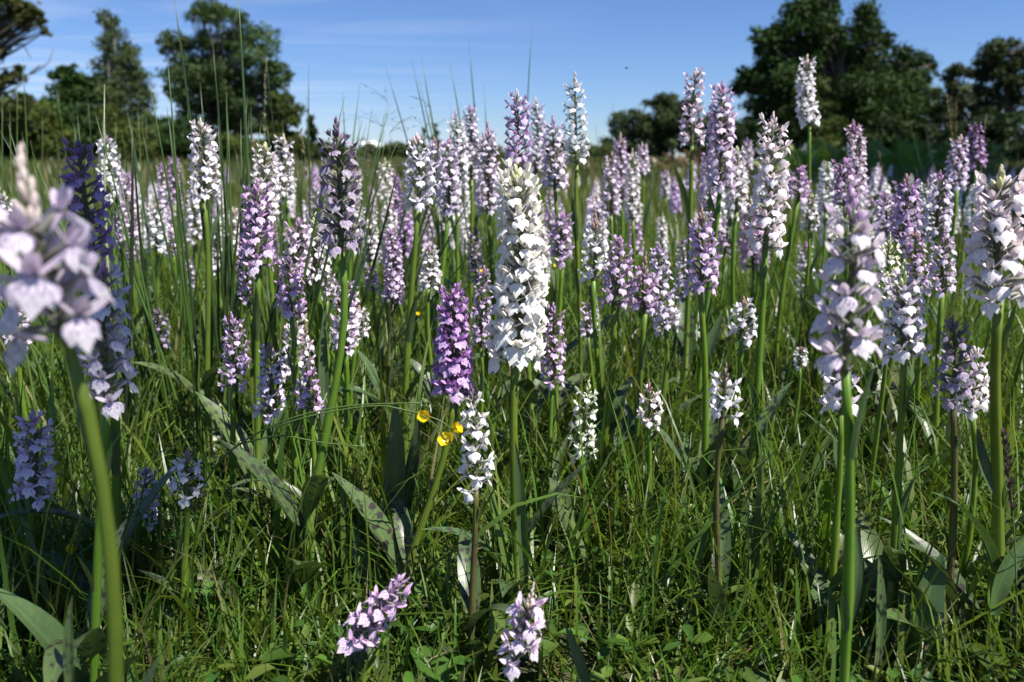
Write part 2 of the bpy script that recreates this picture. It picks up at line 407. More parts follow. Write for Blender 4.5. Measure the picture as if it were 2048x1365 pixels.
px_tree('juniper_bush', 'broad conical olive juniper in front of the big oak', 'bush', 1620, 46,
        [(1625, 195, 34, 32), (1620, 245, 60, 45), (1615, 290, 74, 36)], 16, 8000, 0.11, JUN, .12, 17)
# far wood: single trees
for i, (px, py, rx, rz, D, lab) in enumerate([(1262, 262, 42, 40, 120, 'low rounded tree at the open end of the distant wood'), (1320, 240, 42, 45, 122, 'taller tree in the distant wood beside the low rounded one'),
        (1375, 240, 38, 50, 118, 'distant wood tree just behind the lilac orchids'), (1430, 262, 42, 40, 110, 'distant wood tree next to the oak'), (1345, 215, 30, 22, 126, 'highest dome of the distant wood')]):
    px_tree('deciduous_tree', lab, 'tree', px, D, [(px, py, rx, rz), (px - rx * .5, py + 25, rx * .8, rz * .7), (px + rx * .5, py + 25, rx * .8, rz * .7), (px, py + 45, rx, 26)], 16, 7500, 0.27, (.046, .07, .026), .3, 20 + i, group='trees of the distant wood')
px_tree('deciduous_tree', 'grey-green tree between the oak and the pine', 'tree', 1905, 70,
        [(1915, 165, 32, 32), (1890, 200, 45, 40), (1930, 215, 40, 40), (1890, 255, 60, 40)], 12, 7000, 0.18, (.055, .072, .034), .25, 31)
# scots pine: layered plates
bpn = at(2010, 315, 55)
pl = []
for (px, py, rx, rz) in [(2005, 105, 46, 14), (1975, 125, 26, 9), (2030, 130, 40, 12), (1985, 152, 36, 11), (2030, 165, 45, 12), (1975, 185, 32, 10), (2045, 200, 40, 12), (1970, 215, 38, 12), (2040, 240, 40, 14), (1985, 255, 44, 14), (2010, 90, 26, 10)]:
    pl.append([(at(px, py, 55) - bpn), (rx * 55 / FPX, rx * 55 / FPX, rz * 55 / FPX)])
tree('pine_tree', 'flat-layered dark pine with bare trunk showing at its middle', 'tree', bpn, subclump(pl, 9, (.35, .6), 5), 12000, .13, (.034, .05, .02), 7.4, .24)
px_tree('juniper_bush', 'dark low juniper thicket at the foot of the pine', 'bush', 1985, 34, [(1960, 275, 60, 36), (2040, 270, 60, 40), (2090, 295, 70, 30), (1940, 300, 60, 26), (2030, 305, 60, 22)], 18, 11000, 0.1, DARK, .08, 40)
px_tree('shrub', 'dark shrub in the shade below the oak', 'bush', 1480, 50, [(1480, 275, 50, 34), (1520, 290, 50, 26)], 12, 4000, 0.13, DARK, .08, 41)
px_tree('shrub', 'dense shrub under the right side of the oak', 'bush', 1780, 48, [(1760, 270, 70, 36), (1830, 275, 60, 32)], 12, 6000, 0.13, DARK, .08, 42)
# near-left tree with a dead bough
bl = at(-30, 315, 26)
big = [((at(px, py, 26) - bl), (rx * 26 / FPX, rx * 26 / FPX, rz * 26 / FPX)) for px, py, rx, rz in
       [(20, 12, 50, 22), (60, 30, 26, 16), (82, 52, 13, 18), (30, 42, 20, 14), (-60, 0, 60, 60), (-20, 75, 30, 30), (0, 95, 16, 16), (-70, 130, 60, 60), (-10, 165, 46, 28), (30, 150, 20, 20), (-40, 240, 70, 50), (40, 220, 50, 40), (-30, -60, 80, 40)]]
def dead_bough(mb):
    for pts in ([(-30, 180), (10, 170), (40, 155), (70, 146), (98, 125), (107, 98)], [(60, 148), (80, 132), (90, 135)], [(-20, 105), (18, 100), (45, 75), (75, 52)], [(30, 92), (46, 88), (62, 118)], [(-20, 200), (30, 178), (60, 155)]):
        q = [at(x, y, 26) - bl for x, y in pts]
        v, f, uv = tube(q, [.035 * (1 - .75 * i / (len(q) - 1)) for i in range(len(q))], 5); mb.add(v, f, uv)
tree('larch_tree', 'nearer leaning tree with bare dead bough at the meadow edge', 'tree', bl, subclump(big, 12, (.25, .45), 9), 17000, .075, (.06, .075, .02), 6, .2, extra=dead_bough, var=.45)
# understory along the left edge
for i, (px, py, rx, rz, D, col, lab) in enumerate([
        (30, 255, 85, 70, 38, JUN, 'olive shrub below the tree with the dead bough'), (120, 262, 80, 60, 42, OAK, 'dark shrub under the alder'),
        (205, 270, 78, 55, 44, JUN, 'mid green shrub at the foot of the birch'), (300, 272, 58, 48, 46, WIL, 'pale green shrub between birch and willow'),
        (370, 288, 56, 42, 46, OAK, 'leafy shrub beneath the left side of the willow'), (480, 300, 60, 24, 43, JUN, 'low olive shrub in front of the willow trunks')]):
    px_tree('shrub', lab, 'bush', px, D, [(px, py, rx, rz), (px - 35, py + 22, rx * .8, rz * .65), (px + 35, py + 22, rx * .8, rz * .65)], 30, 12000, .12, col, .08, 50 + i, group='shrubs along the meadow edge')
for i, (px, py, rx, rz, D, lab) in enumerate([(665, 308, 30, 18, 60, 'low round bush right of the small pointed juniper'), (705, 318, 28, 14, 64, 'lowest bush under the small white cloud'),
        (745, 312, 30, 18, 70, 'rounded bush on the skyline by the wispy grasses'), (800, 305, 34, 20, 66, 'bush in front of the two little spruces'), (1120, 308, 40, 14, 72, 'low bush on the skyline behind the tall white orchid'),
        (1195, 312, 40, 14, 76, 'low bush before the distant wood'), (960, 306, 50, 16, 72, 'wide low bush hidden behind the orchid drift')]):
    px_tree('shrub', lab, 'bush', px, D, [(px, py - 4, rx, rz), (px + 22, py + 4, rx * .8, rz * .8), (px - 20, py + 6, rx * .8, rz * .7)], 14, 4500, .16, (.06, .085, .026), .08, 70 + i, group='bushes on the skyline')
for i, (px, py, D, lab) in enumerate([(848, 256, 60, 'slim young spruce tip left of its twin'), (872, 252, 60, 'slim young spruce tip with rush leaning past it')]):
    px_tree('spruce_tree', lab, 'tree', px, D, [(px, py + 8, 4, 14), (px, py + 28, 9, 14), (px, py + 50, 14, 16)], 8, 1500, .1, DARK, .05, 90 + i, group='young spruces')
# small cumulus far away, low over the skyline
mb = MB(); r_ = random.Random(6)
for (cx, cz, cr) in [(0, 12, 30), (-32, 4, 24), (30, 2, 26), (-60, -4, 18), (62, -6, 18), (10, 26, 20), (90, -10, 14), (-14, 20, 22)]:
    for _ in range(5):
        c_ = Vector((cx + r_.uniform(-.5, .5) * cr, r_.uniform(-20, 20), cz + r_.uniform(-.3, .5) * cr)); q_ = cr * r_.uniform(.45, .8)
        vs, fs = [], []
        for i in range(7):
            for j in range(10):
                th, ph = math.pi * i / 6, 2 * math.pi * j / 10; k = q_ * r_.uniform(.9, 1.1)
                vs.append(c_ + Vector((math.sin(th) * math.cos(ph), math.sin(th) * math.sin(ph), math.cos(th) * .8)) * k)
        for i in range(6):
            for j in range(10): fs.append((i * 10 + j, (i + 1) * 10 + j, (i + 1) * 10 + (j + 1) % 10, i * 10 + (j + 1) % 10))
        mb.add(vs, fs)
M_CLOUD, n_, l_ = new_mat('cloud'); n_['Principled BSDF'].inputs['Base Color'].default_value = (.8, .8, .8, 1); n_['Principled BSDF'].inputs['Roughness'].default_value = 1; n_['Principled BSDF'].inputs['Specular IOR Level'].default_value = 0
cloud = link('cloud', mb.mesh('cloud', [M_CLOUD])); cloud.location = at(742, 304, 3200); cloud['kind'] = 'structure'
# trees outside the frame, crowns shaped by their shadows: oaks shade the right flank, an added birch a patch on the left
def shade_tree(name, label, spots, H, base, th, tr, n, size):
    cl = []
    for gxp, gyp, r in spots:
        t = (H + rnd.uniform(-.3, .3)) / SUN.z
        p = Vector((gxp, gyp, 0)) + SUN * t - Vector(base)
        cl.append(((p.x, p.y, p.z), (r, r, r * .7), r * r))
    return tree(name, label, 'tree', base, cl, n, size, OAK, th, tr)
shade_tree('oak_tree', 'leafy oak outside the right edge of the view', [(1.75, 3.0, .5), (2.3, 3.3, .6), (2.9, 3.8, .8), (2.5, 4.6, .8), (3.6, 5.2, 1.2), (5.2, 5.5, 1.5), (6.6, 6.5, 1.6), (4.2, 7.4, 1.3), (5.6, 8.5, 1.7), (3.2, 9.2, 1.2), (7.5, 4.8, 1.5), (8, 8, 1.8), (5, 11, 1.7), (7.5, 11, 1.8)], 7.0, (11.5, 5.2, 0), 6.5, .3, 16000, .16)
shade_tree('oak_tree', 'second leafy oak outside the right edge of the view, further back', [(8.5, 13, 2.3), (6.8, 14.5, 1.8), (10.5, 16, 2.5), (8, 18.5, 2.4), (12, 12, 2.3), (5.8, 12, 1.5), (12, 20, 2.6), (9, 22, 2.4)], 10, (15.5, 11.5, 0), 8.5, .4, 16000, .24)
shade_tree('added_shade_birch', 'unseen young birch added behind the viewer to shade a meadow patch', [(-.40, .71, .06), (-.48, .69, .08), (-.60, .80, .08), (-.70, .72, .13), (-.88, .82, .18), (-.42, .64, .05), (-1.1, .9, .2)], 3.4, (2.2, -2.0, 0), 3.2, .05, 1900, .035)  # unseen birch, added only to cast the shade patch at left

# ------------------------------------------------------------------ bracken
def frond_mesh(seed):
    r = random.Random(seed); mb = MB()
    n = 24
    for i in range(n):
        t = i / (n - 1); z = .35 + .65 * t; x = .25 * t * t
        L = .30 * (1 - t) ** .8 + .03
        for s in (-1, 1):
            dr = r.uniform(-.03, .03)
            mb.add([(x, 0, z), (x + .02, s * L * .5, z + .05 + dr + .012), (x + .06, s * L, z + .02 + dr), (x + .02, s * L * .5, z + .035 + dr - .012)], [(0, 1, 2, 3)], None, 0)
    v, f, uv = tube([Vector((.25 * max(0, (z - .35) / .65) ** 2, 0, z)) for z in (0, .2, .4, .6, .8, 1)], [.008, .007, .006, .005, .003, .001], 5)
    mb.add(v, f, uv); return mb.mesh('frond', [M_RUSH], False)
FR = [frond_mesh(i) for i in range(3)]
for i in range(16):
    px = 1545 + i * 26 + rnd.uniform(-10, 10); D = rnd.uniform(15, 21)
    g = at(px, 330, D); g.z = float(ground_z(g.x, g.y))
    root = thing('bracken_clump', 'bright green bracken clump at the edge of the shade below the oak', 'fern', g, 'bracken along the meadow edge')
    for k in range(14):
        s = rnd.uniform(.55, .95)
        link('frond', FR[k % 3], root, Matrix.Translation((rnd.uniform(-.4, .4), rnd.uniform(-.4, .4), 0)) @ Matrix.Rotation(rnd.uniform(0, 6.28), 4, 'Z') @ Matrix.Rotation(R(rnd.uniform(5, 50)), 4, 'Y') @ Matrix.Scale(s, 4),
             (rnd.uniform(.09, .15), rnd.uniform(.18, .26), .03, 1))
for i in range(5):
    px = 1330 + i * 20; D = rnd.uniform(18, 24); g = at(px, 330, D); g.z = float(ground_z(g.x, g.y))
    root = thing('bracken_clump', 'withered rust-brown bracken clump before the distant wood', 'fern', g, 'withered bracken')
    for k in range(6):
        link('frond', FR[k % 3], root, Matrix.Rotation(rnd.uniform(0, 6.28), 4, 'Z') @ Matrix.Rotation(R(rnd.uniform(15, 55)), 4, 'Y') @ Matrix.Scale(rnd.uniform(.5, .75), 4), (rnd.uniform(.09, .15), rnd.uniform(.06, .09), .025, 1))

# ------------------------------------------------------------------ grass (stuff)
def blades(n, X, Y, L, W, lean, curve, col, K=5, spread=None):
    head = rng.uniform(0, 2 * np.pi, n)
    th = np.abs(rng.normal(0, lean, n)); cv = rng.gamma(2.0, curve / 2, n)
    L = np.broadcast_to(L, n); W = np.broadcast_to(W, n)
    s = np.linspace(0, 1, K)
    ang = th[:, None] + cv[:, None] * s[None, :] ** 1.6
    ds = (L / (K - 1))[:, None]
    dx = np.sin(ang) * ds; dz = np.cos(ang) * ds
    rx = np.concatenate([np.zeros((n, 1)), np.cumsum(dx[:, :-1], 1)], 1); rz = np.concatenate([np.zeros((n, 1)), np.cumsum(dz[:, :-1], 1)], 1)
    hx, hy = np.cos(head)[:, None], np.sin(head)[:, None]
    tw = rng.uniform(-.9, .9, n)[:, None] * s[None, :]
    wd = (W[:, None] * (1 - s[None, :] ** 2.2) * (.6 + .4 * np.minimum(1, s[None, :] * 6)) + .00015) / 2
    px = X[:, None] + rx * hx; py = Y[:, None] + rx * hy; pz = ground_z(X, Y)[:, None] + np.maximum(rz, 0.004)
    sx, sy = -np.sin(head[:, None] + tw), np.cos(head[:, None] + tw)
    A = np.stack([px - sx * wd, py - sy * wd, pz], 2); B = np.stack([px + sx * wd, py + sy * wd, pz + wd * .5], 2)
    V = np.stack([A, B], 2).reshape(n, K * 2, 3)
    base = (np.arange(n) * K * 2)[:, None]
    q = np.array([[2 * i, 2 * i + 1, 2 * i + 3, 2 * i + 2] for i in range(K - 1)])
    F = (base[:, :, None] + q[None]).reshape(-1, 4)
    c = np.array(col)[None] * rng.uniform(.65, 1.35, n)[:, None]
    c = c * np.stack([rng.uniform(.75, 1.35, n), np.ones(n), rng.uniform(.6, 1.4, n)], 1)
    dead = rng.random(n) < .035
    c[dead] = np.array([.26, .22, .11]) * rng.uniform(.7, 1.2, dead.sum())[:, None]
    cc = np.repeat(c, K * 2, 0)
    return V.reshape(-1, 3), F, cc
def wedge(n, r0, r1, half):
    r = np.sqrt(rng.uniform(r0 * r0, r1 * r1, n)); a = rng.uniform(-half, half, n)
    return r * np.sin(a), r * np.cos(a)
def clumpy(X, Y, sc, thr):
    f = np.sin(X * sc * 3.1 + 1.7 * np.sin(Y * sc * 2.3)) * np.cos(Y * sc * 2.7 + 1.3 * np.sin(X * sc * 1.9 + 2))
    return rng.random(len(X)) < np.clip(.62 + f * .55, thr, 1)
parts = []
def add_blades(*a, **k): parts.append(blades(*a, **k))
G1 = (.080, .148, .018); G2 = (.098, .165, .024); G3 = (.102, .140, .026)
def zone(n, r0, r1, half, Lr, Wr, lean, curve, col, K=5, thr=.25, sc=6):
    X, Y = wedge(n, r0, r1, half); k = clumpy(X, Y, sc, thr); X, Y = X[k], Y[k]; m = len(X)
    L = rng.uniform(*Lr, m); d = np.hypot(X, Y)
    L = np.where(d < .62, np.minimum(L, .035 + .26 * np.clip(d - .33, 0, 1)), L)
    add_blades(m, X, Y, L, rng.uniform(*Wr, m), lean, curve, col, K)
zone(25000, .36, 1.3, 1.0, (.06, .17), (.0014, .0032), .6, 1.0, G1, 6)       # fine tangled sward
zone(5200, .40, 1.4, .95, (.12, .24), (.0022, .0044), .38, .8, G2, 6)         # longer arching blades
zone(500, .5, 1.4, .9, (.16, .28), (.005, .0085), .25, .7, G2, 7)             # broad blades
zone(34000, 1.2, 3.2, .85, (.10, .26), (.0024, .0046), .28, .8, G2, 5, .25, 4)
zone(4000, 1.2, 3.2, .85, (.2, .34), (.003, .006), .18, .6, G2, 5)
zone(30000, 3, 9.5, .80, (.14, .32), (.005, .010), .25, .6, G3, 4, .25, 1.5)
zone(26000, 9, 34, .75, (.2, .42), (.018, .036), .25, .5, (.095, .115, .032), 4, .3, .5)
zone(16000, 33, 90, .75, (.35, .6), (.06, .11), .25, .4, (.095, .11, .034), 3, .4, .2)
zone(7000, .4, 4.5, math.pi, (.08, .2), (.003, .006), .3, .8, G1, 4)
V = np.concatenate([p[0] for p in parts]); cc = np.concatenate([p[2] for p in parts])
offs = np.cumsum([0] + [len(p[0]) for p in parts[:-1]]); F = np.concatenate([p[1] + o for p, o in zip(parts, offs)])
grass = link('grass', np_mesh('grass', V, F, M_GRASS, cc)); grass['kind'] = 'stuff'
grass['label'] = 'tangled green meadow grass between the orchids'; grass['category'] = 'grass'

# low herbs: small leaves near the soil
def herbs(n, r0, r1, half, hz, Lr):
    X, Y = wedge(n, r0, r1, half); k = clumpy(X, Y, 9, .15); X, Y = X[k], Y[k]; n = len(X)
    P = np.stack([X, Y, ground_z(X, Y) + rng.uniform(*hz, n)], 1)
    h = rng.uniform(0, 2 * np.pi, n); pit = rng.uniform(-.3, .75, n); L = rng.uniform(*Lr, n); W = L * rng.uniform(.3, .62, n)
    t = np.stack([np.cos(h) * np.cos(pit), np.sin(h) * np.cos(pit), np.sin(pit)], 1)
    s = np.stack([-np.sin(h), np.cos(h), rng.uniform(-.3, .3, n)], 1)
    up = np.cross(t, s)
    def pt(a, b, c): return P + t * (L * a)[:, None] + s * (W * b)[:, None] + up * (L * c)[:, None]
    V = np.stack([pt(0, 0, 0), pt(.35, -.5, .08), pt(.45, 0, .0), pt(.35, .5, .08), pt(.8, -.3, .05), pt(.8, .3, .05), pt(1.0, 0, -.08)], 1).reshape(-1, 3)
    q = np.array([[0, 2, 1], [0, 3, 2], [1, 2, 4], [2, 3, 5], [4, 2, 6], [2, 5, 6]])
    F = ((np.arange(n) * 7)[:, None, None] + q[None]).reshape(-1, 3)
    c = np.array([.06, .125, .022])[None] * rng.uniform(.6, 1.5, n)[:, None] * np.stack([rng.uniform(.8, 1.5, n), np.ones(n), rng.uniform(.6, 1.2, n)], 1)
    return V, F, np.repeat(c, 7, 0)
hp = [herbs(11000, .38, 1.5, 1.0, (.005, .07), (.010, .024)), herbs(700, .45, 1.4, .9, (.01, .05), (.03, .05)), herbs(9000, 1.4, 4, .8, (.01, .12), (.02, .045))]
V = np.concatenate([p[0] for p in hp]); cc = np.concatenate([p[2] for p in hp]); offs = np.cumsum([0] + [len(p[0]) for p in hp[:-1]]); F = np.concatenate([p[1] + o for p, o in zip(hp, offs)])
hb = link('ground_cover', np_mesh('ground_cover', V, F, M_HERB, cc)); hb['kind'] = 'stuff'
hb['label'] = 'small broad herb leaves low among the grass'; hb['category'] = 'herbs'

# ------------------------------------------------------------------ orchid flower meshes (metres)
mm = .001
def strip(mb, p0, d, L, W, curl, mat, normal, n=4, tip=.08):
    """a petal: pointed oval from p0 along d, bending towards normal"""
    d = Vector(d).normalized(); nr = Vector(normal).normalized(); s = d.cross(nr).normalized()
    vs, fs, uv = [], [], []
    for i in range(n + 1):
        t = i / n; w = W * (math.sin(math.pi * min(1, t * .82 + .12)) ** .8 * (1 - tip) + tip * (t < .99)) / 2
        a = curl * t
        c = Vector(p0) + (d * math.sin(a) / max(curl, 1e-4) + nr * (1 - math.cos(a)) / max(curl, 1e-4)) * L if abs(curl) > 1e-3 else Vector(p0) + d * L * t
        for k in (-1, 0, 1): vs.append(c + s * w * k + nr * abs(k) * w * .35); uv.append((.5 + k * .5, t))
    for i in range(n):
        for k in range(2):
            a = i * 3 + k; fs.append((a, a + 1, a + 4, a + 3))
    mb.add([v * mm for v in vs], fs, uv, mat)
def lip_verts(r, wide, drop, frill):
    rows, cols = 6, 9
    Wp = [1.0, 2.9, 4.3, 5.0, 5.3, 5.0]
    vs, fs, uv = [], [], []
    for i in range(rows):
        s = i / (rows - 1)
        for j in range(cols):
            t = -1 + 2 * j / (cols - 1); a = abs(t)
            Lt = {0: 1.14, .25: .97, .5: .76, .75: .90, 1: .62}[a]
            ss = s * Lt
            x = 12 + 7.2 * ss - 2.6 * ss * ss - 1.9 * t * t * s
            z = 4.6 - drop * ss ** 1.15 + .9 * math.sin(ss * 3.0) * (1 - a)
            y = t * Wp[i] * wide
            f = frill * (r.uniform(-1, 1) if s > .7 else r.uniform(-.3, .3))
            vs.append(Vector((x + f * .8, y + f * .4, z + f)) * mm); uv.append((.5 + t * .5, ss))
    for i in range(rows - 1):
        for j in range(cols - 1):
            a = i * cols + j; fs.append((a, a + 1, a + cols + 1, a + cols))
    return vs, fs, uv
def flower_mesh(seed, kind, with_lip):
    r = random.Random(seed); mb = MB()
    Cc = Vector((12, 0, 5))
    # ovary and bract
    v, f, uv = tube([Vector((0, 0, 0)), Vector((4, 0, 1.4)), Vector((8, 0, 3.4)), Vector((12, 0, 5.2))], [.7, 1.15, 1.15, .8], 5)
    mb.add([p * mm for p in v], f, uv, 2)
    strip(mb, (0, 0, -.8), (.75, r.uniform(-.25, .25), .45), r.uniform(9, 14), 2.6, .5, 2, (-.3, 0, 1), 3)
    # spur
    v, f, uv = tube([Cc + Vector((-.4, 0, -.6)), Cc + Vector((-3, 0, -2.6)), Cc + Vector((-5.5, 0, -5.2))], [1.2, .9, .3], 5); mb.add([p * mm for p in v], f, uv, 1)
    o = {'open': 1.0, 'mid': .7, 'young': .35}[kind]
    for s in (-1, 1):
        strip(mb, Cc + Vector((0, s * .6, 0)), (.25 + .5 * (1 - o), s * (.35 + .6 * o), .55 + r.uniform(-.2, .2)), r.uniform(7.6, 9.4), 3.0, .35, 1, (.35, -s * .3, .55), 4)
        strip(mb, Cc + Vector((.3, s * .5, .5)), (.45, s * .28, .75), 5.4, 3.0, .9, 1, (.85, -s * .45, -.1), 3)
    strip(mb, Cc + Vector((-.4, 0, .8)), (.25, 0, .95), 6.4, 3.6, .8, 1, (.95, 0, -.2), 4)
    v, f, uv = lip_verts(r, {'open': 1.0, 'mid': .85, 'young': .55}[kind] * r.uniform(.92, 1.08), {'open': 7.4, 'mid': 6.8, 'young': 5.5}[kind], r.uniform(.5, .95))
    if with_lip: mb.add(v, f, uv, 0); return mb.mesh('flower', [M_LIP, M_PET, M_OVA]), None
    lb = MB(); lb.add(v, f, uv, 0)
    return mb.mesh('flower', [M_LIP, M_PET, M_OVA]), lb.mesh('lip', [M_LIP])
FL_NEAR = {k: [flower_mesh(10 * i + 3, k, False) for i in range(4)] for k in ('open', 'mid', 'young')}
FL_MID = {k: [flower_mesh(10 * i + 3, k, True) for i in range(4)] for k in ('open', 'mid', 'young')}
def bud_mesh(seed):
    r = random.Random(seed); mb = MB()
    ax = [Vector((0, 0, 0)), Vector((3, 0, 1)), Vector((6, 0, 2.6)), Vector((8.4, r.uniform(-.5, .5), 4.4)), Vector((10.4, r.uniform(-.6, .6), 6))]
    v, f, uv = tube(ax, [.8, 1.4, 2.0, 1.7, .25], 7); mb.add([p * mm for p in v], f, uv, 1)
    strip(mb, (0, 0, -.8), (.8, 0, .45), 8, 2.2, .4, 2, (-.3, 0, 1), 3)
    return mb.mesh('bud', [M_LIP, M_PET, M_OVA])
BUDS = [bud_mesh(i) for i in range(3)]

def frame(axis, phi):
    z = axis.normalized(); x = Vector((1, 0, 0)); x = (x - z * x.dot(z)).normalized(); y = z.cross(x)
    rad = x * math.cos(phi) + y * math.sin(phi); tan = z.cross(rad)
    return Matrix(((rad.x, tan.x, z.x), (rad.y, tan.y, z.y), (rad.z, tan.z, z.z))).to_4x4()

def spike_layout(r, L, W, dens, axis_fn, fs=1.0, bf=.13):
    """yield (kind, matrix): flowers and buds round the axis; W is the full width"""
    sc = W / .0375
    nb = max(8, int(L * bf / (.0021 * sc)) + r.randint(0, 2))
    nf = max(9, int(L * (1 - bf) / (.00205 * sc) * dens))
    phi = r.uniform(0, 6.28); out = []
    tot = nf + nb
    for i in range(tot):
        k = (i + .5) / tot
        if i < nf: h = (1.03 - bf) * ((i + .4) / nf)
        else: h = (1 - bf) + bf * ((i - nf + .5) / nb)
        phi += 2.39996 + r.uniform(-.25, .25)
        p, ax = axis_fn(h)
        fr = frame(ax, phi)
        if i >= nf:
            b = (i - nf) / nb
            s = sc * (.78 - .34 * b) * r.uniform(.9, 1.1)
            out.append(('bud', Matrix.Translation(p) @ fr @ Matrix.Rotation(R(-28 - 38 * b + r.uniform(-8, 8)), 4, 'Y') @ Matrix.Scale(s, 4)))
        else:
            kind = 'open' if h < .66 else ('mid' if h < .8 else 'young')
            s = sc * (1.08 - .30 * h ** 1.6) * r.uniform(.88, 1.1)
            pit = 10 - 26 * h + r.uniform(-12, 12)
            out.append((kind, Matrix.Translation(p) @ fr @ Matrix.Rotation(R(pit), 4, 'Y') @ Matrix.Rotation(R(r.uniform(-16, 16)), 4, 'X') @ Matrix.Rotation(R(r.uniform(-14, 14)), 4, 'Z') @ Matrix.Translation((-(fs - 1) * .011 * s, 0, 0)) @ Matrix.Scale(s * fs, 4)))
    return out

# ------------------------------------------------------------------ leaves
def leaf_mesh(seed, L=1.0, ratio=.15, bend=.9):
    r = random.Random(seed); mb = MB(); rows, cols = 11, 5
    vs, fs, uv = [], [], []
    x = z = 0.0; wv = r.uniform(0, 6)
    tw = r.uniform(-.6, .6)
    for i in range(rows):
        t = i / (rows - 1); a = .10 + bend * t ** 1.4
        if i: x += math.sin(a) * L / (rows - 1); z += math.cos(a) * L / (rows - 1)
        w = ratio * L * (math.sin(math.pi * min(1, .16 + .86 * t)) ** .75 if t < .985 else .03) * .5
        nx_, nz_ = -math.cos(a), math.sin(a)
        for j in range(cols):
            s = -1 + 2 * j / (cols - 1); fold = abs(s) * w * (.55 - .35 * t) + .05 * w * math.sin(t * 11 + wv + s * 2)
            c, sn = math.cos(tw * t), math.sin(tw * t)
            vs.append((x + nx_ * fold + s * w * sn, s * w * c, z + nz_ * fold)); uv.append((.5 + s * .5, t))
    for i in range(rows - 1):
        for j in range(cols - 1):
            k = i * cols + j; fs.append((k, k + 1, k + cols + 1, k + cols))
    mb.add(vs, fs, uv); return mb.mesh('leaf', [M_LEAF])
LEAVES = [leaf_mesh(i, 1, .15 + .02 * (i % 3), [.35, .6, .9, 1.2, 1.5, .5, .8][i % 7]) for i in range(7)]
SHEATH = [leaf_mesh(50 + i, 1, .12, .12 + .1 * i) for i in range(3)]
def leaf_between(b, t, width, bulge, seed):
    """leaf from b to t, bulging by vector bulge, its face towards the viewer's side"""
    r = random.Random(seed); mb = MB(); rows, cols = 13, 5; vs, fs, uv = [], [], []
    pts = bez(Vector((0, 0, 0)), (t - b) * .33 + bulge, (t - b) * .7 + bulge, t - b, rows)
    wv = r.uniform(0, 6); roll = r.uniform(-.5, .5)
    for i, p in enumerate(pts):
        tt = i / (rows - 1); d = (pts[min(i + 1, rows - 1)] - pts[max(i - 1, 0)]).normalized()
        face = Vector((roll, -1, .35)).normalized(); s = d.cross(face).normalized(); nr = s.cross(d)
        w = width * (math.sin(math.pi * min(1, .15 + .86 * tt)) ** .7 if tt < .985 else .03) * .5
        for j in range(cols):
            q = -1 + 2 * j / (cols - 1)
            vs.append(p + s * w * q + nr * (abs(q) * w * (.5 - .3 * tt) + .08 * w * math.sin(tt * 10 + wv + q * 2))); uv.append((.5 + q * .5, tt))
    for i in range(rows - 1):
        for j in range(cols - 1):
            k = i * cols + j; fs.append((k, k + 1, k + cols + 1, k + cols))
    mb.add(vs, fs, uv); return mb.mesh('leaf', [M_LEAF])

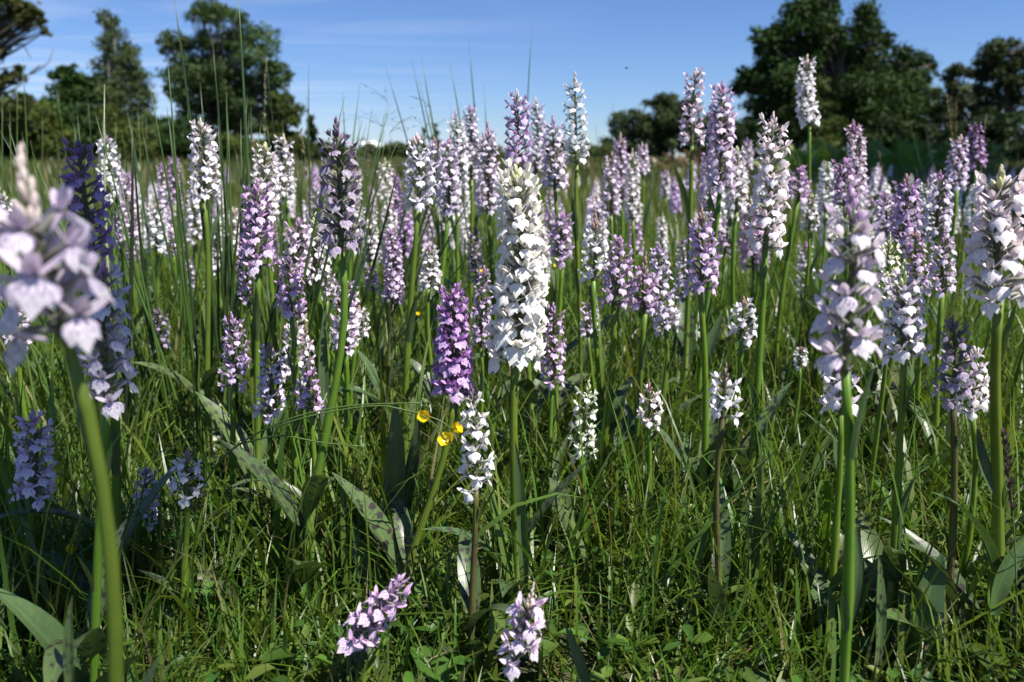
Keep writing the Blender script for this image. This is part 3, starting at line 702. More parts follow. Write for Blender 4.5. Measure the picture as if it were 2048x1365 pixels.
# ------------------------------------------------------------------ orchids
KIND = {  # petal colour, pattern strength on the lip
    'W': ((.90, .88, .72), 0.0), 'Q': ((.83, .765, .795), .45), 'P': ((.71, .555, .71), 1.0), 'L': ((.54, .335, .58), 1.2),
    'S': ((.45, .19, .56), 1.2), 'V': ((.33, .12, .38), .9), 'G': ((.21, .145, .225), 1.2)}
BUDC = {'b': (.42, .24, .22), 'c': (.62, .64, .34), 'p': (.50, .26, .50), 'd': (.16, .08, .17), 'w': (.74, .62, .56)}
LEAFC = [(.060, .105, .040), (.072, .120, .045), (.050, .092, .034), (.080, .125, .042)]
def jit(c, r, a=.08): return tuple(max(0, x * (1 + r.uniform(-a, a))) for x in c)
def orchid(xt, yt, xb, yb, w, d, kind, bud, dens, basepx, label, group=None, leaves=True, brown=False, seed=0, explicit=None, basey=None):
    r = random.Random(seed * 7 + 13)
    Pt, Pb = at(xt, yt, d), at(xb, yb, d)
    if basey is None: basey = d
    if basepx is None: B = Vector((Pb.x + r.uniform(-.02, .02), d + r.uniform(-.015, .015), 0))
    else:
        g = at(basepx[0], basepx[1], basey); B = g.copy()
        if B.z > .03:                       # continue the visible stem down to the soil
            k = B.z / max(Pb.z - B.z, .02); B = B + (B - Pb) * min(k, 1.2) * .75
        B.z = 0
    B.z = float(ground_z(B.x, B.y))
    root = thing('orchid', label, 'orchid', B, group)
    b, t = Pb - B, Pt - B
    L = (t - b).length; W = w / FPX * d
    ax0 = (t - b).normalized()
    h = b.length
    lean = Vector((r.uniform(-.1, .1), r.uniform(-.06, .06), 1)).normalized()
    mid = b.lerp(Vector((0, 0, 0)), .5)
    low = bez(Vector((0, 0, -.004)), lean * h * .35 + Vector((r.uniform(-.03, .03), 0, 0)) * h, b - ax0 * h * .3 + Vector((r.uniform(-.05, .05), 0, 0)) * h, b, 12)
    sway = Vector((r.uniform(-1, 1), r.uniform(-1, 1), 0)) * L * .04
    up = [b.lerp(t, i / 5) + sway * math.sin(math.pi * i / 5) for i in range(1, 6)]
    pts = low + up
    r0 = max(.0019, min(.0040, W * .080 + .0004, .0135 * d)) * r.uniform(.9, 1.1)
    rad = [r0 * (1.12 - .3 * i / 11) for i in range(12)] + [r0 * q for q in (.72, .62, .5, .38, .2)]
    rad = [q * (1 + r.uniform(-.09, .09)) for q in rad]; kn = r.choice([4, 5, 6]); rad[kn] *= 1.18
    v, f, uv = tube(pts[:12], rad[:12], 8)
    mb = MB(); mb.add(v, f, uv)
    sc = (.085, .055, .035) if brown else jit((.115, .20, .022), r, .15)
    link('stem', mb.mesh('stem', [M_STEM]), root, None, (*sc, 1))
    v, f, uv = tube(pts[11:], rad[11:], 7); mb = MB(); mb.add(v, f, uv)
    rc = {'W': (.14, .20, .06), 'Q': (.10, .10, .05)}.get(kind, (.055, .035, .045))
    link('flower_axis', mb.mesh('flower_axis', [M_OVA]), root, None, (*rc, 1))
    def axis_fn(hh):
        q = min(max(hh, 0), 1)
        return b.lerp(t, q) + sway * math.sin(math.pi * q), ax0
    pc, pat = KIND[kind]; pc = jit(pc, r, .06); bc = jit(BUDC[bud], r)
    near = d < .74
    for knd, m in spike_layout(r, L, W, dens, axis_fn, FS.get(seed, 1.0), BF.get(seed, r.choice([.11, .14, .18]))):
        hh = (m.translation - b).dot(ax0) / L
        if knd == 'bud':
            link('bud', r.choice(BUDS), root, m, (*bc, 0))
        else:
            # older, lower flowers are paler
            k = .82 + .36 * hh
            deep = tuple(min(1, c ** (k)) if kind != 'W' else c for c in pc)
            if hh > .72: deep = tuple(c * (1 - (hh - .72) * .8) + q * (hh - .72) * .8 for c, q in zip(deep, bc))
            cl = (*deep, pat * r.uniform(.7, 1.1))
            if near:
                fm, lm = r.choice(FL_NEAR[knd]); o = link('flower', fm, root, m, cl); link('lip', lm, o, None, cl)
            else:
                fm, _ = r.choice(FL_MID[knd]); link('flower', fm, root, m, cl)
    if leaves:
        nl = 3 if explicit else r.randint(3, 4)
        H = t.z
        if d < .5: nl = 0
        for i in range(nl):
            kk = .03 + .12 * i + r.uniform(0, .05)
            p = low[min(11, int(kk * 11))]
            ll = min(.15, H * r.uniform(.34, .48)) * (1 - .1 * i); a = r.uniform(0, 6.28)
            ws = r.uniform(.8, 1.35)
            m = Matrix.Translation(p) @ Matrix.Rotation(a, 4, 'Z') @ Matrix.Rotation(R(r.uniform(4, 26)), 4, 'Y') @ Matrix.Diagonal((ll, ll * ws, ll, 1))
            link('leaf', r.choice(LEAVES), root, m, (*jit(r.choice(LEAFC), r, .12), r.choice([0, .7, .9, 1])))
        for i in range(2):                   # narrow leaves clasping the stem
            k = 5 + 3 * i + r.randint(0, 1); p = low[k]; tdir = (low[k + 1] - low[k - 1]).normalized()
            ll = h * r.uniform(.13, .22)
            q = Vector((0, 0, 1)).rotation_difference(tdir).to_matrix().to_4x4()
            m = Matrix.Translation(p) @ q @ Matrix.Rotation(r.uniform(0, 6.28), 4, 'Z') @ Matrix.Translation((r0 * .8, 0, 0)) @ Matrix.Rotation(R(5), 4, 'Y') @ Matrix.Diagonal((ll, ll, ll, 1))
            link('leaf', r.choice(SHEATH), root, m, (*jit(r.choice(LEAFC), r, .12), 0))
    for e in (explicit or []):
        bx, by, tx, ty, wpx, dd, bulge, spot = e
        lb, lt = at(bx, by, dd), at(tx, ty, dd + .01)
        o = link('leaf', leaf_between(lb, lt, wpx * dd / FPX, Vector(bulge) * (lt - lb).length, r.randint(0, 999)), root, Matrix.Translation(lb - B), (*jit(r.choice(LEAFC), r, .1), spot))
    return root

# (top x, top y, spike-foot x, y, width px, distance, colour, bud colour, density, stem point, label)
EX = {0: [(150, 1420, 145, 1190, 26, .42, (-.05, 0, 0), .7)],
      5: [(1050, 1180, 1030, 880, 26, .64, (.02, 0, .0), 0), (1135, 1060, 1098, 955, 42, .72, (.1, 0, 0), .5)],
      11: [(1545, 1160, 1465, 925, 44, .78, (-.02, 0, .02), .2), (1600, 1185, 1568, 1035, 62, .80, (.06, 0, 0), .4), (1585, 1010, 1660, 860, 24, .83, (.05, 0, 0), 0)],
      12: [(1700, 1240, 1712, 1050, 22, .43, (.06, 0, 0), 0), (1755, 1330, 1757, 1110, 24, .52, (.03, 0, 0), .95)],
      13: [(1985, 1230, 2080, 1060, 40, .56, (-.12, 0, .12), 0), (2030, 1420, 2052, 1120, 100, .60, (-.02, 0, 0), .9), (1812, 1400, 1885, 1105, 92, .56, (-.04, 0, .02), 0), (1985, 985, 1955, 850, 26, .58, (-.06, 0, 0), 0)],
      24: [(1790, 1220, 1828, 955, 28, .60, (-.10, 0, 0), 0), (1722, 1200, 1695, 1010, 24, .62, (.03, 0, 0), .8)],
      26: [(1905, 1330, 1925, 1200, 30, .58, (.05, 0, 0), .6)],
      14: [(700, 1400, 735, 1260, 52, .52, (-.06, 0, 0), 1.0), (775, 1120, 790, 795, 46, .72, (.03, 0, 0), .15), (790, 1110, 838, 825, 36, .74, (.03, 0, 0), .7), (740, 1170, 705, 1040, 30, .66, (-.05, 0, .03), 0)],
      17: [(1110, 1230, 1120, 1130, 22, .72, (.05, 0, 0), .3)],
      18: [(1292, 1250, 1326, 1095, 30, .75, (-.04, 0, .02), .9), (1265, 1150, 1255, 970, 18, .76, (.0, 0, 0), .4)],
      19: [(1445, 1220, 1435, 1110, 18, .6, (-.05, 0, 0), 0), (1478, 1350, 1572, 1300, 26, .56, (0, 0, .15), .6)],
      43: [(395, 1150, 492, 1215, 28, .62, (0, 0, .25), .9)],
      46: [(592, 1100, 655, 905, 26, .74, (-.03, 0, .06), .4), (590, 1170, 705, 1015, 22, .72, (0, 0, .08), .5), (585, 1250, 600, 1130, 22, .7, (-.06, 0, 0), 0)],
      56: [(655, 900, 648, 620, 22, .84, (-.02, 0, 0), 0)],
      97: [(1180, 1400, 1130, 1250, 26, .5, (.04, 0, 0), 0)],
      }
LIST = [
 (45, 312, 130, 672, 215, .29, 'P', 'w', .80, (175, 1365), 'big pale lilac orchid with pink buds and few large loose flowers'),
 (158, 290, 188, 520, 92, .62, 'V', 'd', .8, (200, 900), 'deep violet orchid with paler lower flowers behind the big pink-budded one'),
 (208, 535, 215, 808, 112, .50, 'P', 'p', .72, (190, 1120), 'loose white-lipped lilac orchid standing close behind the big pink-budded one'),
 (209, 268, 216, 398, 50, 1.25, 'Q', 'p', 1, None, 'slim whitish orchid right behind the deep violet one'),
 (672, 246, 682, 505, 94, .68, 'G', 'd', .8, (640, 900), 'dark grey-violet orchid with a dark visible axis'),
 (1030, 342, 1030, 722, 112, .66, 'W', 'c', 1.7, (1032, 1200), 'tall thick creamy white orchid with greenish tip'),
 (400, 245, 408, 402, 66, .95, 'Q', 'w', 1, (412, 600), 'white orchid with pinkish bud tip among the rushes'),
 (1150, 150, 1154, 328, 54, 1.1, 'Q', 'w', .7, (1150, 600), 'tall slender white orchid rising against the open sky'),
 (1392, 143, 1384, 292, 54, 1.15, 'P', 'w', .75, (1383, 430), 'lilac orchid on a bright bare stem, left of the thick lilac one'),
 (1445, 170, 1440, 378, 64, 1.05, 'P', 'p', 1.2, (1420, 600), 'long dense pale lilac orchid beside the bare-stemmed one'),
 (1615, 115, 1619, 252, 46, 1.4, 'Q', 'w', 1, (1633, 400), 'tallest white orchid standing against the dark oak'),
 (1546, 235, 1530, 498, 82, .82, 'Q', 'w', .95, (1512, 800), 'long white orchid with pinkish tip, left of the tallest one'),
 (1700, 388, 1690, 745, 135, .42, 'P', 'p', .5, (1690, 1300), 'large loose pale lilac orchid on a thick green stem'),
 (2002, 345, 1998, 605, 125, .58, 'Q', 'c', 1.15, (1985, 1000), 'very dense broad whitish orchid with green bud tip'),
 (908, 590, 906, 795, 90, .66, 'S', 'p', 1.9, (810, 1140), 'dense rich lilac orchid on a slanting stem beside the white one'),
 (942, 775, 952, 982, 72, .58, 'Q', 'd', .42, (945, 1280), 'sparse white orchid with purple dots next to the buttercups'),
 (1106, 610, 1105, 772, 56, .78, 'L', 'p', .75, (1090, 1000), 'slim lilac orchid just right of the thick creamy one'),
 (1178, 765, 1165, 922, 62, .75, 'W', 'c', .6, (1160, 1300), 'small sparse greenish white orchid low in the grass'),
 (1297, 765, 1296, 856, 58, .75, 'Q', 'b', .7, (1290, 1200), 'short whitish orchid with brownish tip right of the sparse greenish one'),
 (1452, 733, 1447, 838, 74, .6, 'Q', 'b', .6, (1440, 1340), 'short whitish orchid with reddish bud tip on a thin brown stem'),
 (1402, 418, 1400, 588, 74, .8, 'L', 'b', .95, (1402, 760), 'lilac orchid with white lower lips in front of the bare-stemmed one'),
 (1487, 600, 1483, 678, 62, .85, 'Q', 'b', .85, (1470, 900), 'short whitish orchid beside the long white one\'s stem'),
 (1602, 697, 1600, 737, 36, 1.0, 'Q', 'b', .9, None, 'tiny whitish orchid left of the large loose lilac one'),
 (1672, 738, 1682, 830, 84, .6, 'Q', 'p', .45, None, 'low ragged whitish orchid behind the thick green stem'),
 (1808, 530, 1808, 722, 92, .6, 'Q', 'c', 1.0, (1785, 1080), 'white orchid with yellow-green buds right of the large loose lilac one'),
 (1780, 470, 1776, 605, 60, .76, 'W', 'c', .8, None, 'green-budded white orchid peeping over the yellow-budded one'),
 (1905, 640, 1905, 802, 84, .58, 'G', 'd', .7, (1898, 1050), 'dusky violet orchid on a brown stem'),
 (1948, 700, 1945, 832, 74, .63, 'Q', 'w', .75, None, 'whitish orchid half behind the dusky violet one'),
 (1888, 468, 1885, 588, 60, .9, 'P', 'p', .85, None, 'pale lilac orchid left of the very dense broad one'),
 (1832, 465, 1838, 585, 56, .95, 'L', 'b', .8, None, 'lilac orchid leaning among the group right of the large loose one'),
 (1812, 355, 1808, 482, 62, .98, 'L', 'b', 1, None, 'strong lilac orchid above the green-budded white one'),
 (1768, 385, 1774, 480, 48, 1.15, 'L', 'p', .95, None, 'smaller lilac orchid touching the strong lilac one on its left'),
 (1880, 348, 1872, 472, 58, 1.05, 'P', 'p', 1, None, 'pale lilac orchid between the strong lilac and the very dense one'),
 (1856, 362, 1852, 475, 40, 1.2, 'Q', 'b', .9, None, 'narrow white orchid pressed against a pale lilac one'),
 (1922, 275, 1914, 380, 46, 1.35, 'P', 'w', 1, None, 'pale orchid with pink tip in front of a deep purple one'),
 (1950, 250, 1952, 335, 38, 1.6, 'V', 'd', 1, None, 'deep purple orchid at the edge of the tree shade'),
 (1706, 245, 1706, 402, 46, 1.25, 'P', 'p', .95, None, 'tall narrow pale lilac orchid behind the large loose one'),
 (1690, 322, 1690, 412, 56, 1.1, 'L', 'p', .9, None, 'lilac orchid with dark pink tip behind the large loose one'),
 (1600, 340, 1596, 402, 50, 1.2, 'L', 'p', .8, None, 'short lilac orchid below the tallest white one'),
 (1624, 392, 1618, 462, 38, 1.2, 'Q', 'c', .7, None, 'small white orchid under the short lilac one'),
 (1652, 328, 1650, 425, 40, 1.5, 'Q', 'c', .95, None, 'white orchid between the short lilac one and the pink-tipped one'),
 (65, 830, 66, 1006, 90, .60, 'P', 'p', .95, (45, 1300), 'dense shaded whitish orchid low beside the big pink-budded one\'s stem'),
 (292, 940, 292, 1046, 58, .70, 'P', 'p', .8, None, 'small shaded orchid with pale pink tip low in dark grass'),
 (376, 903, 375, 992, 78, .62, 'Q', 'b', .85, (375, 1120), 'short broad shaded orchid with brown tip'),
 (462, 630, 466, 772, 60, .78, 'L', 'p', .75, (472, 1000), 'slim lilac-grey orchid at the edge of the rushes'),
 (540, 690, 536, 838, 64, .76, 'P', 'b', .75, None, 'greyish loose orchid right of the slim lilac-grey one'),
 (577, 520, 582, 632, 70, .74, 'L', 'd', .85, (586, 900), 'mauve orchid with dark tip on a bare green stem'),
 (592, 622, 590, 762, 62, .86, 'Q', 'd', .6, None, 'whitish orchid hidden behind the mauve one\'s stem'),
 (612, 645, 606, 765, 56, .9, 'P', 'b', .6, None, 'brown-tipped orchid right of the mauve one\'s stem'),
 (618, 750, 622, 828, 66, .72, 'L', 'p', .7, None, 'short lilac orchid with pink tip beneath the brown-tipped one'),
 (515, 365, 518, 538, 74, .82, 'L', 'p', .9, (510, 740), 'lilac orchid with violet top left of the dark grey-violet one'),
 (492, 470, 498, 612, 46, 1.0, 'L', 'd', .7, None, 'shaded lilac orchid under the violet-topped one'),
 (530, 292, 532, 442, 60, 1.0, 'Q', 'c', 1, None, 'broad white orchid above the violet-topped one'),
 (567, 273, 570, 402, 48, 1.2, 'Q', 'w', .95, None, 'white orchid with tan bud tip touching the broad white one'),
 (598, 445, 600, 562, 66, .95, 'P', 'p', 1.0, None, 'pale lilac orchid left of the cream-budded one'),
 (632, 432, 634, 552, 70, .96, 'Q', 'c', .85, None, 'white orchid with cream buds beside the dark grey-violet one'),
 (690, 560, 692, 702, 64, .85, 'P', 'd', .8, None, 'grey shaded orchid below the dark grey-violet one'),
 (718, 618, 714, 680, 56, .9, 'Q', 'b', .9, None, 'short whitish orchid attached to the right of the grey shaded one'),
 (655, 545, 655, 602, 46, 1.0, 'P', 'w', .8, None, 'short pale orchid with pink buds below the cream-budded one'),
 (832, 275, 836, 418, 68, .9, 'Q', 'w', .85, (822, 560), 'white orchid on a plain thick stem under the two little spruces'),
 (868, 278, 870, 395, 44, 1.25, 'P', 'b', 1, None, 'pale lilac orchid half behind the plain-stemmed white one'),
 (897, 283, 898, 428, 54, 1.1, 'P', 'p', 1.05, None, 'pale lilac orchid in the cluster left of the creamy one'),
 (910, 225, 914, 395, 46, 1.3, 'Q', 'p', .95, None, 'tall whitish orchid with pink top in the cluster'),
 (940, 212, 943, 360, 42, 1.4, 'P', 'p', 1, None, 'tallest pale lilac orchid in the cluster left of the creamy one'),
 (975, 248, 976, 425, 50, 1.2, 'P', 'p', 1, None, 'pale lilac orchid nearest the creamy one\'s tip on its left'),
 (1033, 185, 1034, 348, 60, .98, 'L', 'w', .95, None, 'lilac orchid rising directly behind the thick creamy one'),
 (1070, 198, 1071, 345, 42, 1.35, 'P', 'w', .9, None, 'narrow pale lilac orchid at the right shoulder of the one behind the creamy orchid'),
 (1105, 235, 1110, 378, 52, 1.15, 'P', 'p', 1, None, 'pale lilac orchid left of the tall slender white one'),
 (770, 320, 773, 402, 36, 1.6, 'W', 'c', .85, None, 'small pure white orchid left of the plain-stemmed white one'),
 (788, 345, 787, 436, 30, 1.8, 'S', 'p', 1, None, 'small vivid violet orchid beside the small pure white one'),
 (780, 460, 786, 605, 46, .98, 'L', 'p', 1.3, None, 'dense bright lilac orchid on a dark leafy stem'),
 (858, 500, 858, 578, 50, .96, 'Q', 'p', 1.1, None, 'short whitish orchid right of the dense bright lilac one'),
 (744, 538, 746, 584, 34, 1.0, 'L', 'd', .8, None, 'tiny lilac orchid left of the dense bright lilac one'),
 (1125, 430, 1125, 522, 56, 1.0, 'L', 'p', .95, None, 'short lilac orchid right of the thick creamy one\'s middle'),
 (1190, 428, 1187, 562, 64, .9, 'Q', 'b', .7, None, 'loose white orchid with tan buds right of the short lilac one'),
 (1240, 480, 1228, 612, 68, .86, 'L', 'p', .95, None, 'mauve orchid between the tan-budded white and the brown-tipped one'),
 (1292, 510, 1290, 628, 68, .86, 'L', 'b', .9, None, 'mauve orchid with long brown tip'),
 (1318, 495, 1332, 662, 58, .95, 'P', 'p', 1, None, 'pale lilac orchid leaning right behind the brown-tipped mauve one'),
 (1366, 478, 1366, 602, 40, 1.2, 'P', 'd', .8, None, 'narrow greyish orchid left of the lilac one with white lower lips'),
 (1180, 612, 1176, 672, 46, .95, 'P', 'd', .7, None, 'short greyish orchid under the tan-budded white one'),
 (1241, 268, 1243, 400, 36, 1.7, 'L', 'w', 1, None, 'bright violet-pink orchid before the distant wood\'s open end'),
 (1224, 308, 1222, 432, 42, 1.4, 'P', 'b', .9, None, 'whitish orchid left of the bright violet-pink one'),
 (1265, 300, 1266, 442, 38, 1.5, 'Q', 'w', .9, None, 'white orchid right of the bright violet-pink one'),
 (1284, 287, 1286, 348, 28, 2.0, 'P', 'w', 1, None, 'small orchid further right of the bright violet-pink one'),
 (1456, 430, 1450, 506, 40, 1.3, 'L', 'd', .8, None, 'small violet orchid right of the lilac one with white lower lips'),
 (1330, 342, 1331, 395, 24, 2.4, 'P', 'p', 1, None, 'small pale orchid alone in the green gap before the distant wood'),
 (350, 300, 353, 425, 28, 1.9, 'L', 'p', 1, None, 'pink-tipped orchid seen through the rush stems'),
 (262, 395, 262, 492, 46, 1.3, 'P', 'b', .9, None, 'brown-tipped pale orchid left of the rushes'),
 (312, 412, 314, 502, 46, 1.3, 'Q', 'b', .95, None, 'white orchid with tan tip just left of the rushes'),
 (322, 328, 326, 445, 28, 1.9, 'P', 'p', .95, None, 'slim pale lilac orchid left of the pink-tipped one in the rushes'),
 (390, 380, 392, 482, 40, 1.5, 'Q', 'w', .95, None, 'white orchid behind the stem of the white one among the rushes'),
 (466, 418, 466, 512, 36, 1.5, 'Q', 'w', .85, None, 'white orchid with pinkish tip left of the violet-topped one'),
 (376, 522, 372, 582, 32, 1.5, 'P', 'p', .8, None, 'small greyish orchid low behind the rush stems'),
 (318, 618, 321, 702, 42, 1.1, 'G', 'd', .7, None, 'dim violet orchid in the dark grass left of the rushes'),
 (40, 600, 38, 692, 52, .86, 'P', 'b', .7, None, 'brown-tipped orchid below the big pink-budded one\'s flowers'),
 (8, 388, 6, 470, 42, 1.2, 'Q', 'w', .9, None, 'white orchid mostly hidden behind the big pink-budded one'),
 (815, 1160, 700, 1292, 76, .50, 'L', 'p', .5, (668, 1362), 'lilac orchid lying aslant on a brown stem near the ground'),
 (1066, 1172, 1030, 1338, 84, .47, 'P', 'w', .42, (1005, 1385), 'short lilac-white orchid with pink buds low before the creamy one\'s foot'),
 (740, 418, 742, 524, 44, 1.3, 'Q', 'p', .95, None, 'whitish orchid between the dark grey-violet and the dense bright lilac one'),
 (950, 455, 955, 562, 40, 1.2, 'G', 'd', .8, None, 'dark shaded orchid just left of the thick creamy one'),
 (968, 535, 962, 695, 44, .86, 'L', 'p', .6, None, 'lilac orchid mostly hidden behind the thick creamy one'),
 (1086, 450, 1085, 542, 30, 1.5, 'L', 'p', .9, None, 'slim violet orchid squeezed right of the thick creamy one'),
 (1474, 298, 1472, 425, 48, 1.2, 'Q', 'c', 1, None, 'white orchid between the long dense lilac and the long white one'),
 (1494, 278, 1492, 340, 26, 2.2, 'P', 'p', 1, None, 'small pale orchid above the white one beside the long dense lilac'),
 (1422, 298, 1420, 425, 46, 1.3, 'P', 'p', .95, None, 'pale orchid directly left of the long dense lilac one\'s lower half'),
]
BF = {0: .42, 1: .12, 4: .16, 5: .08, 12: .18, 13: .16, 14: .06, 18: .3, 19: .36, 24: .24, 25: .25, 28: .2, 55: .22, 74: .28, 76: .36, 96: .2, 97: .3, 47: .15, 48: .35, 43: .28, 20: .2, 21: .25}
FS = {0: 1.38, 12: 1.3, 13: 1.15, 2: 1.25, 5: 1.18, 15: 1.3, 96: 1.65, 97: 1.6, 19: 1.15, 23: 1.25, 24: 1.1}
BROWN = {15, 19, 26, 96, 70}
for i, row in enumerate(LIST):
    orchid(*row[:11], seed=i, brown=i in BROWN, explicit=EX.get(i), leaves=row[5] < 1.7)

# far orchids: small copies with one shared spike mesh each
def far_spike(seed):
    r = random.Random(seed); mb = MB(); N = 46; phi = 0
    for i in range(N):
        h = (i + .5) / N; phi += 2.4 + r.uniform(-.3, .3)
        p = Vector((0, 0, h)); fr = frame(Vector((0, 0, 1)), phi)
        s = (.150 * (1 - .55 * h ** 1.8)) * r.uniform(.85, 1.15)
        m = Matrix.Translation(p) @ fr @ Matrix.Rotation(R(8 - 45 * h * h + r.uniform(-12, 12)), 4, 'Y') @ Matrix.Scale(s, 4)
        if h < .86:
            mb.add([m @ Vector(q) for q in ((.55, 0, .3), (.95, -.42, -.05), (1.05, 0, .05), (.95, .42, -.05), (1.0, -.28, -.45), (1.05, .28, -.45))], [(0, 1, 2), (0, 2, 3), (1, 4, 2), (2, 4, 5), (2, 5, 3)], [(.5, 0), (0, .5), (.5, .5), (1, .5), (.2, 1), (.8, 1)], 0)
            mb.add([m @ Vector(q) for q in ((.5, 0, .2), (.7, -.5, .55), (.9, -.1, .5), (.9, .1, .5), (.7, .5, .55), (.85, 0, .8))], [(0, 1, 2), (0, 3, 4), (2, 5, 3)], None, 1)
        else:
            mb.add([m @ Vector(q) for q in ((0, 0, 0), (.5, -.2, .3), (.9, 0, .6), (.5, .2, .3), (.45, 0, .5))], [(0, 1, 4), (1, 2, 4), (0, 4, 3), (4, 2, 3)], None, 1)
    v, f, uv = tube([Vector((0, 0, 0)), Vector((0, 0, .5)), Vector((0, 0, .97))], [.03, .022, .01], 5); mb.add(v, f, uv, 2)
    return mb.mesh('flower_spike', [M_LIP, M_PET, M_OVA])
SPK = [far_spike(i) for i in range(6)]
mbs = MB(); v_, f_, u_ = tube([Vector((0, 0, -.02)), Vector((.01, 0, .4)), Vector((-.005, 0, .75)), Vector((0, 0, 1))], [.0105, .0095, .008, .007], 6); mbs.add(v_, f_, u_); STEM_FAR = mbs.mesh('stem', [M_STEM])
COLW = {'Q': 'whitish', 'P': 'pale lilac', 'L': 'mauve', 'S': 'rich violet'}
def far_label(kind, px, Y):
    size = 'small' if Y < 2.6 else 'tiny distant'
    if px > 1560 and Y > 2.6: where = 'in the tree shade before the bracken'
    elif px < 460: where = 'in the drift behind the thick rush clump'
    elif px < 770: where = 'in the drift behind the dark grey-violet orchid'
    elif px < 1150: where = 'in the drift behind the thick creamy white orchid'
    elif px < 1420: where = 'in the open drift before the distant wood'
    else: where = 'in the drift beyond the large loose lilac orchid'
    return f'{size} {COLW[kind]} orchid {where}'
def far_orchid(x, y, H, Ls, W, kind, label, group):
    z = float(ground_z(x, y)); root = thing('orchid', label, 'orchid', (x, y, z), group)
    lean = Matrix.Rotation(R(rnd.gauss(0, 4)), 4, 'X') @ Matrix.Rotation(R(rnd.gauss(0, 4)), 4, 'Y')
    root.rotation_euler = lean.to_euler()
    hs = H - Ls
    link('stem', STEM_FAR, root, Matrix.Diagonal((.33, .33, hs, 1)), (*jit((.115, .19, .022), rnd, .15), 1))
    pc, pat = KIND[kind]
    link('flower_spike', rnd.choice(SPK), root, Matrix.Translation((0, 0, hs * .985)) @ Matrix.Rotation(rnd.uniform(0, 6.28), 4, 'Z') @ Matrix.Diagonal((W * 3.1, W * 3.1, Ls, 1)), (*jit(pc, rnd, .08), pat * .3))['kind'] = 'stuff'
    for k in range(2):
        ll = rnd.uniform(.08, .13)
        link('leaf', rnd.choice(LEAVES), root, Matrix.Translation((0, 0, .02 + .05 * k)) @ Matrix.Rotation(rnd.uniform(0, 6.28), 4, 'Z') @ Matrix.Rotation(R(rnd.uniform(5, 20)), 4, 'Y') @ Matrix.Diagonal((ll, ll, ll, 1)), (*rnd.choice(LEAFC), .5))
placed = []; n_far = 0; n_mid = 0
while n_mid < 34:
    Y = rnd.uniform(1.3, 1.95); px = rnd.uniform(230, 1800)
    x = (px - 1024) / FPX * Y
    if any(math.hypot(x - a, Y - b) < .06 for a, b in placed): continue
    placed.append((x, Y)); n_mid += 1
    H = min(.42, max(.2, rnd.gauss(.33, .04))); Ls = H * rnd.uniform(.26, .36); W = Ls * rnd.uniform(.34, .42)
    def topx(z):                           # photo row of height z at distance Y
        a = math.atan2(z - CAM_H, Y) + PITCH; return 682.5 - FPX * math.tan(a)
    kind = rnd.choices('QPLS', (.40, .34, .2, .06))[0]
    pt = px + (px - 1024) * .0
    lab = far_label(kind, px, Y)
    orchid(pt + rnd.uniform(-6, 6), topx(H), pt, topx(H - Ls), W / Y * FPX, Y, kind, rnd.choice('bpwc'), rnd.uniform(.75, 1), None, lab, lab.replace('orchid', 'orchids', 1), seed=500 + n_mid)
while n_far < 160:
    Y = 1.9 * (9.5 / 1.9) ** (rnd.random() ** 1.25)
    px = rnd.uniform(-80, 2130)
    x = (px - 1024) / FPX * Y * 1.0
    if px < 210 and rnd.random() < .75: continue
    if 1240 < px < 1460 and Y > 2.2 and rnd.random() < .6: continue
    if any(math.hypot(x - a, Y - b) < .028 * Y for a, b in placed): continue
    placed.append((x, Y)); n_far += 1
    kind = rnd.choices('QPLS', (.42, .34, .18, .06))[0]
    H = min(.46, max(.2, rnd.gauss(.335, .045))); Ls = H * rnd.uniform(.26, .36); W = Ls * rnd.uniform(.34, .42)
    lab = far_label(kind, px, Y)
    far_orchid(x, Y, H, Ls, W, kind, lab, lab.replace('orchid', 'orchids', 1))

# ------------------------------------------------------------------ rushes
def rush_mesh(seed):
    r = random.Random(seed); mb = MB()
    bx, by = r.uniform(-.05, .05), r.uniform(-.05, .05)
    pts = [Vector((bx * math.sin(math.pi * t) , by * math.sin(math.pi * t), t)) for t in [i / 8 for i in range(9)]]
    v, f, uv = tube(pts, [.5 * (1 - .15 * i / 8) if i < 6 else [.38, .24, .03][i - 6] for i in range(9)], 5)
    # radius is scaled separately from height
    vv = []
    for i, p in enumerate(pts):
        for k in range(5):
            q = v[i * 5 + k] - p; vv.append((p, q))
    return pts, [ (1 - .15 * i / 8) if i < 6 else [.75, .5, .08][i - 6] for i in range(9)]
RUSHSHAPES = [rush_mesh(i) for i in range(5)]
def rush_stem(root, base, tip, rad, col, bend=0.0):
    L = (tip - base).length
    side = Vector((rnd.uniform(-1, 1), rnd.uniform(-.5, .5), 0)) * L * .03 + Vector((bend, 0, 0)) * L
    pts = bez(base, base.lerp(tip, .33) + side, base.lerp(tip, .66) + side, tip, 9)
    sh = RUSHSHAPES[0][1]
    v, f, uv = tube([p - root.location for p in pts], [rad * s for s in sh], 5); mb = MB(); mb.add(v, f, uv)
    link('stem', mb.mesh('stem', [M_RUSH]), root, None, (*col, 1))
RC = [(.060, .115, .022), (.050, .095, .022), (.080, .14, .030), (.034, .062, .018), (.026, .05, .016)]
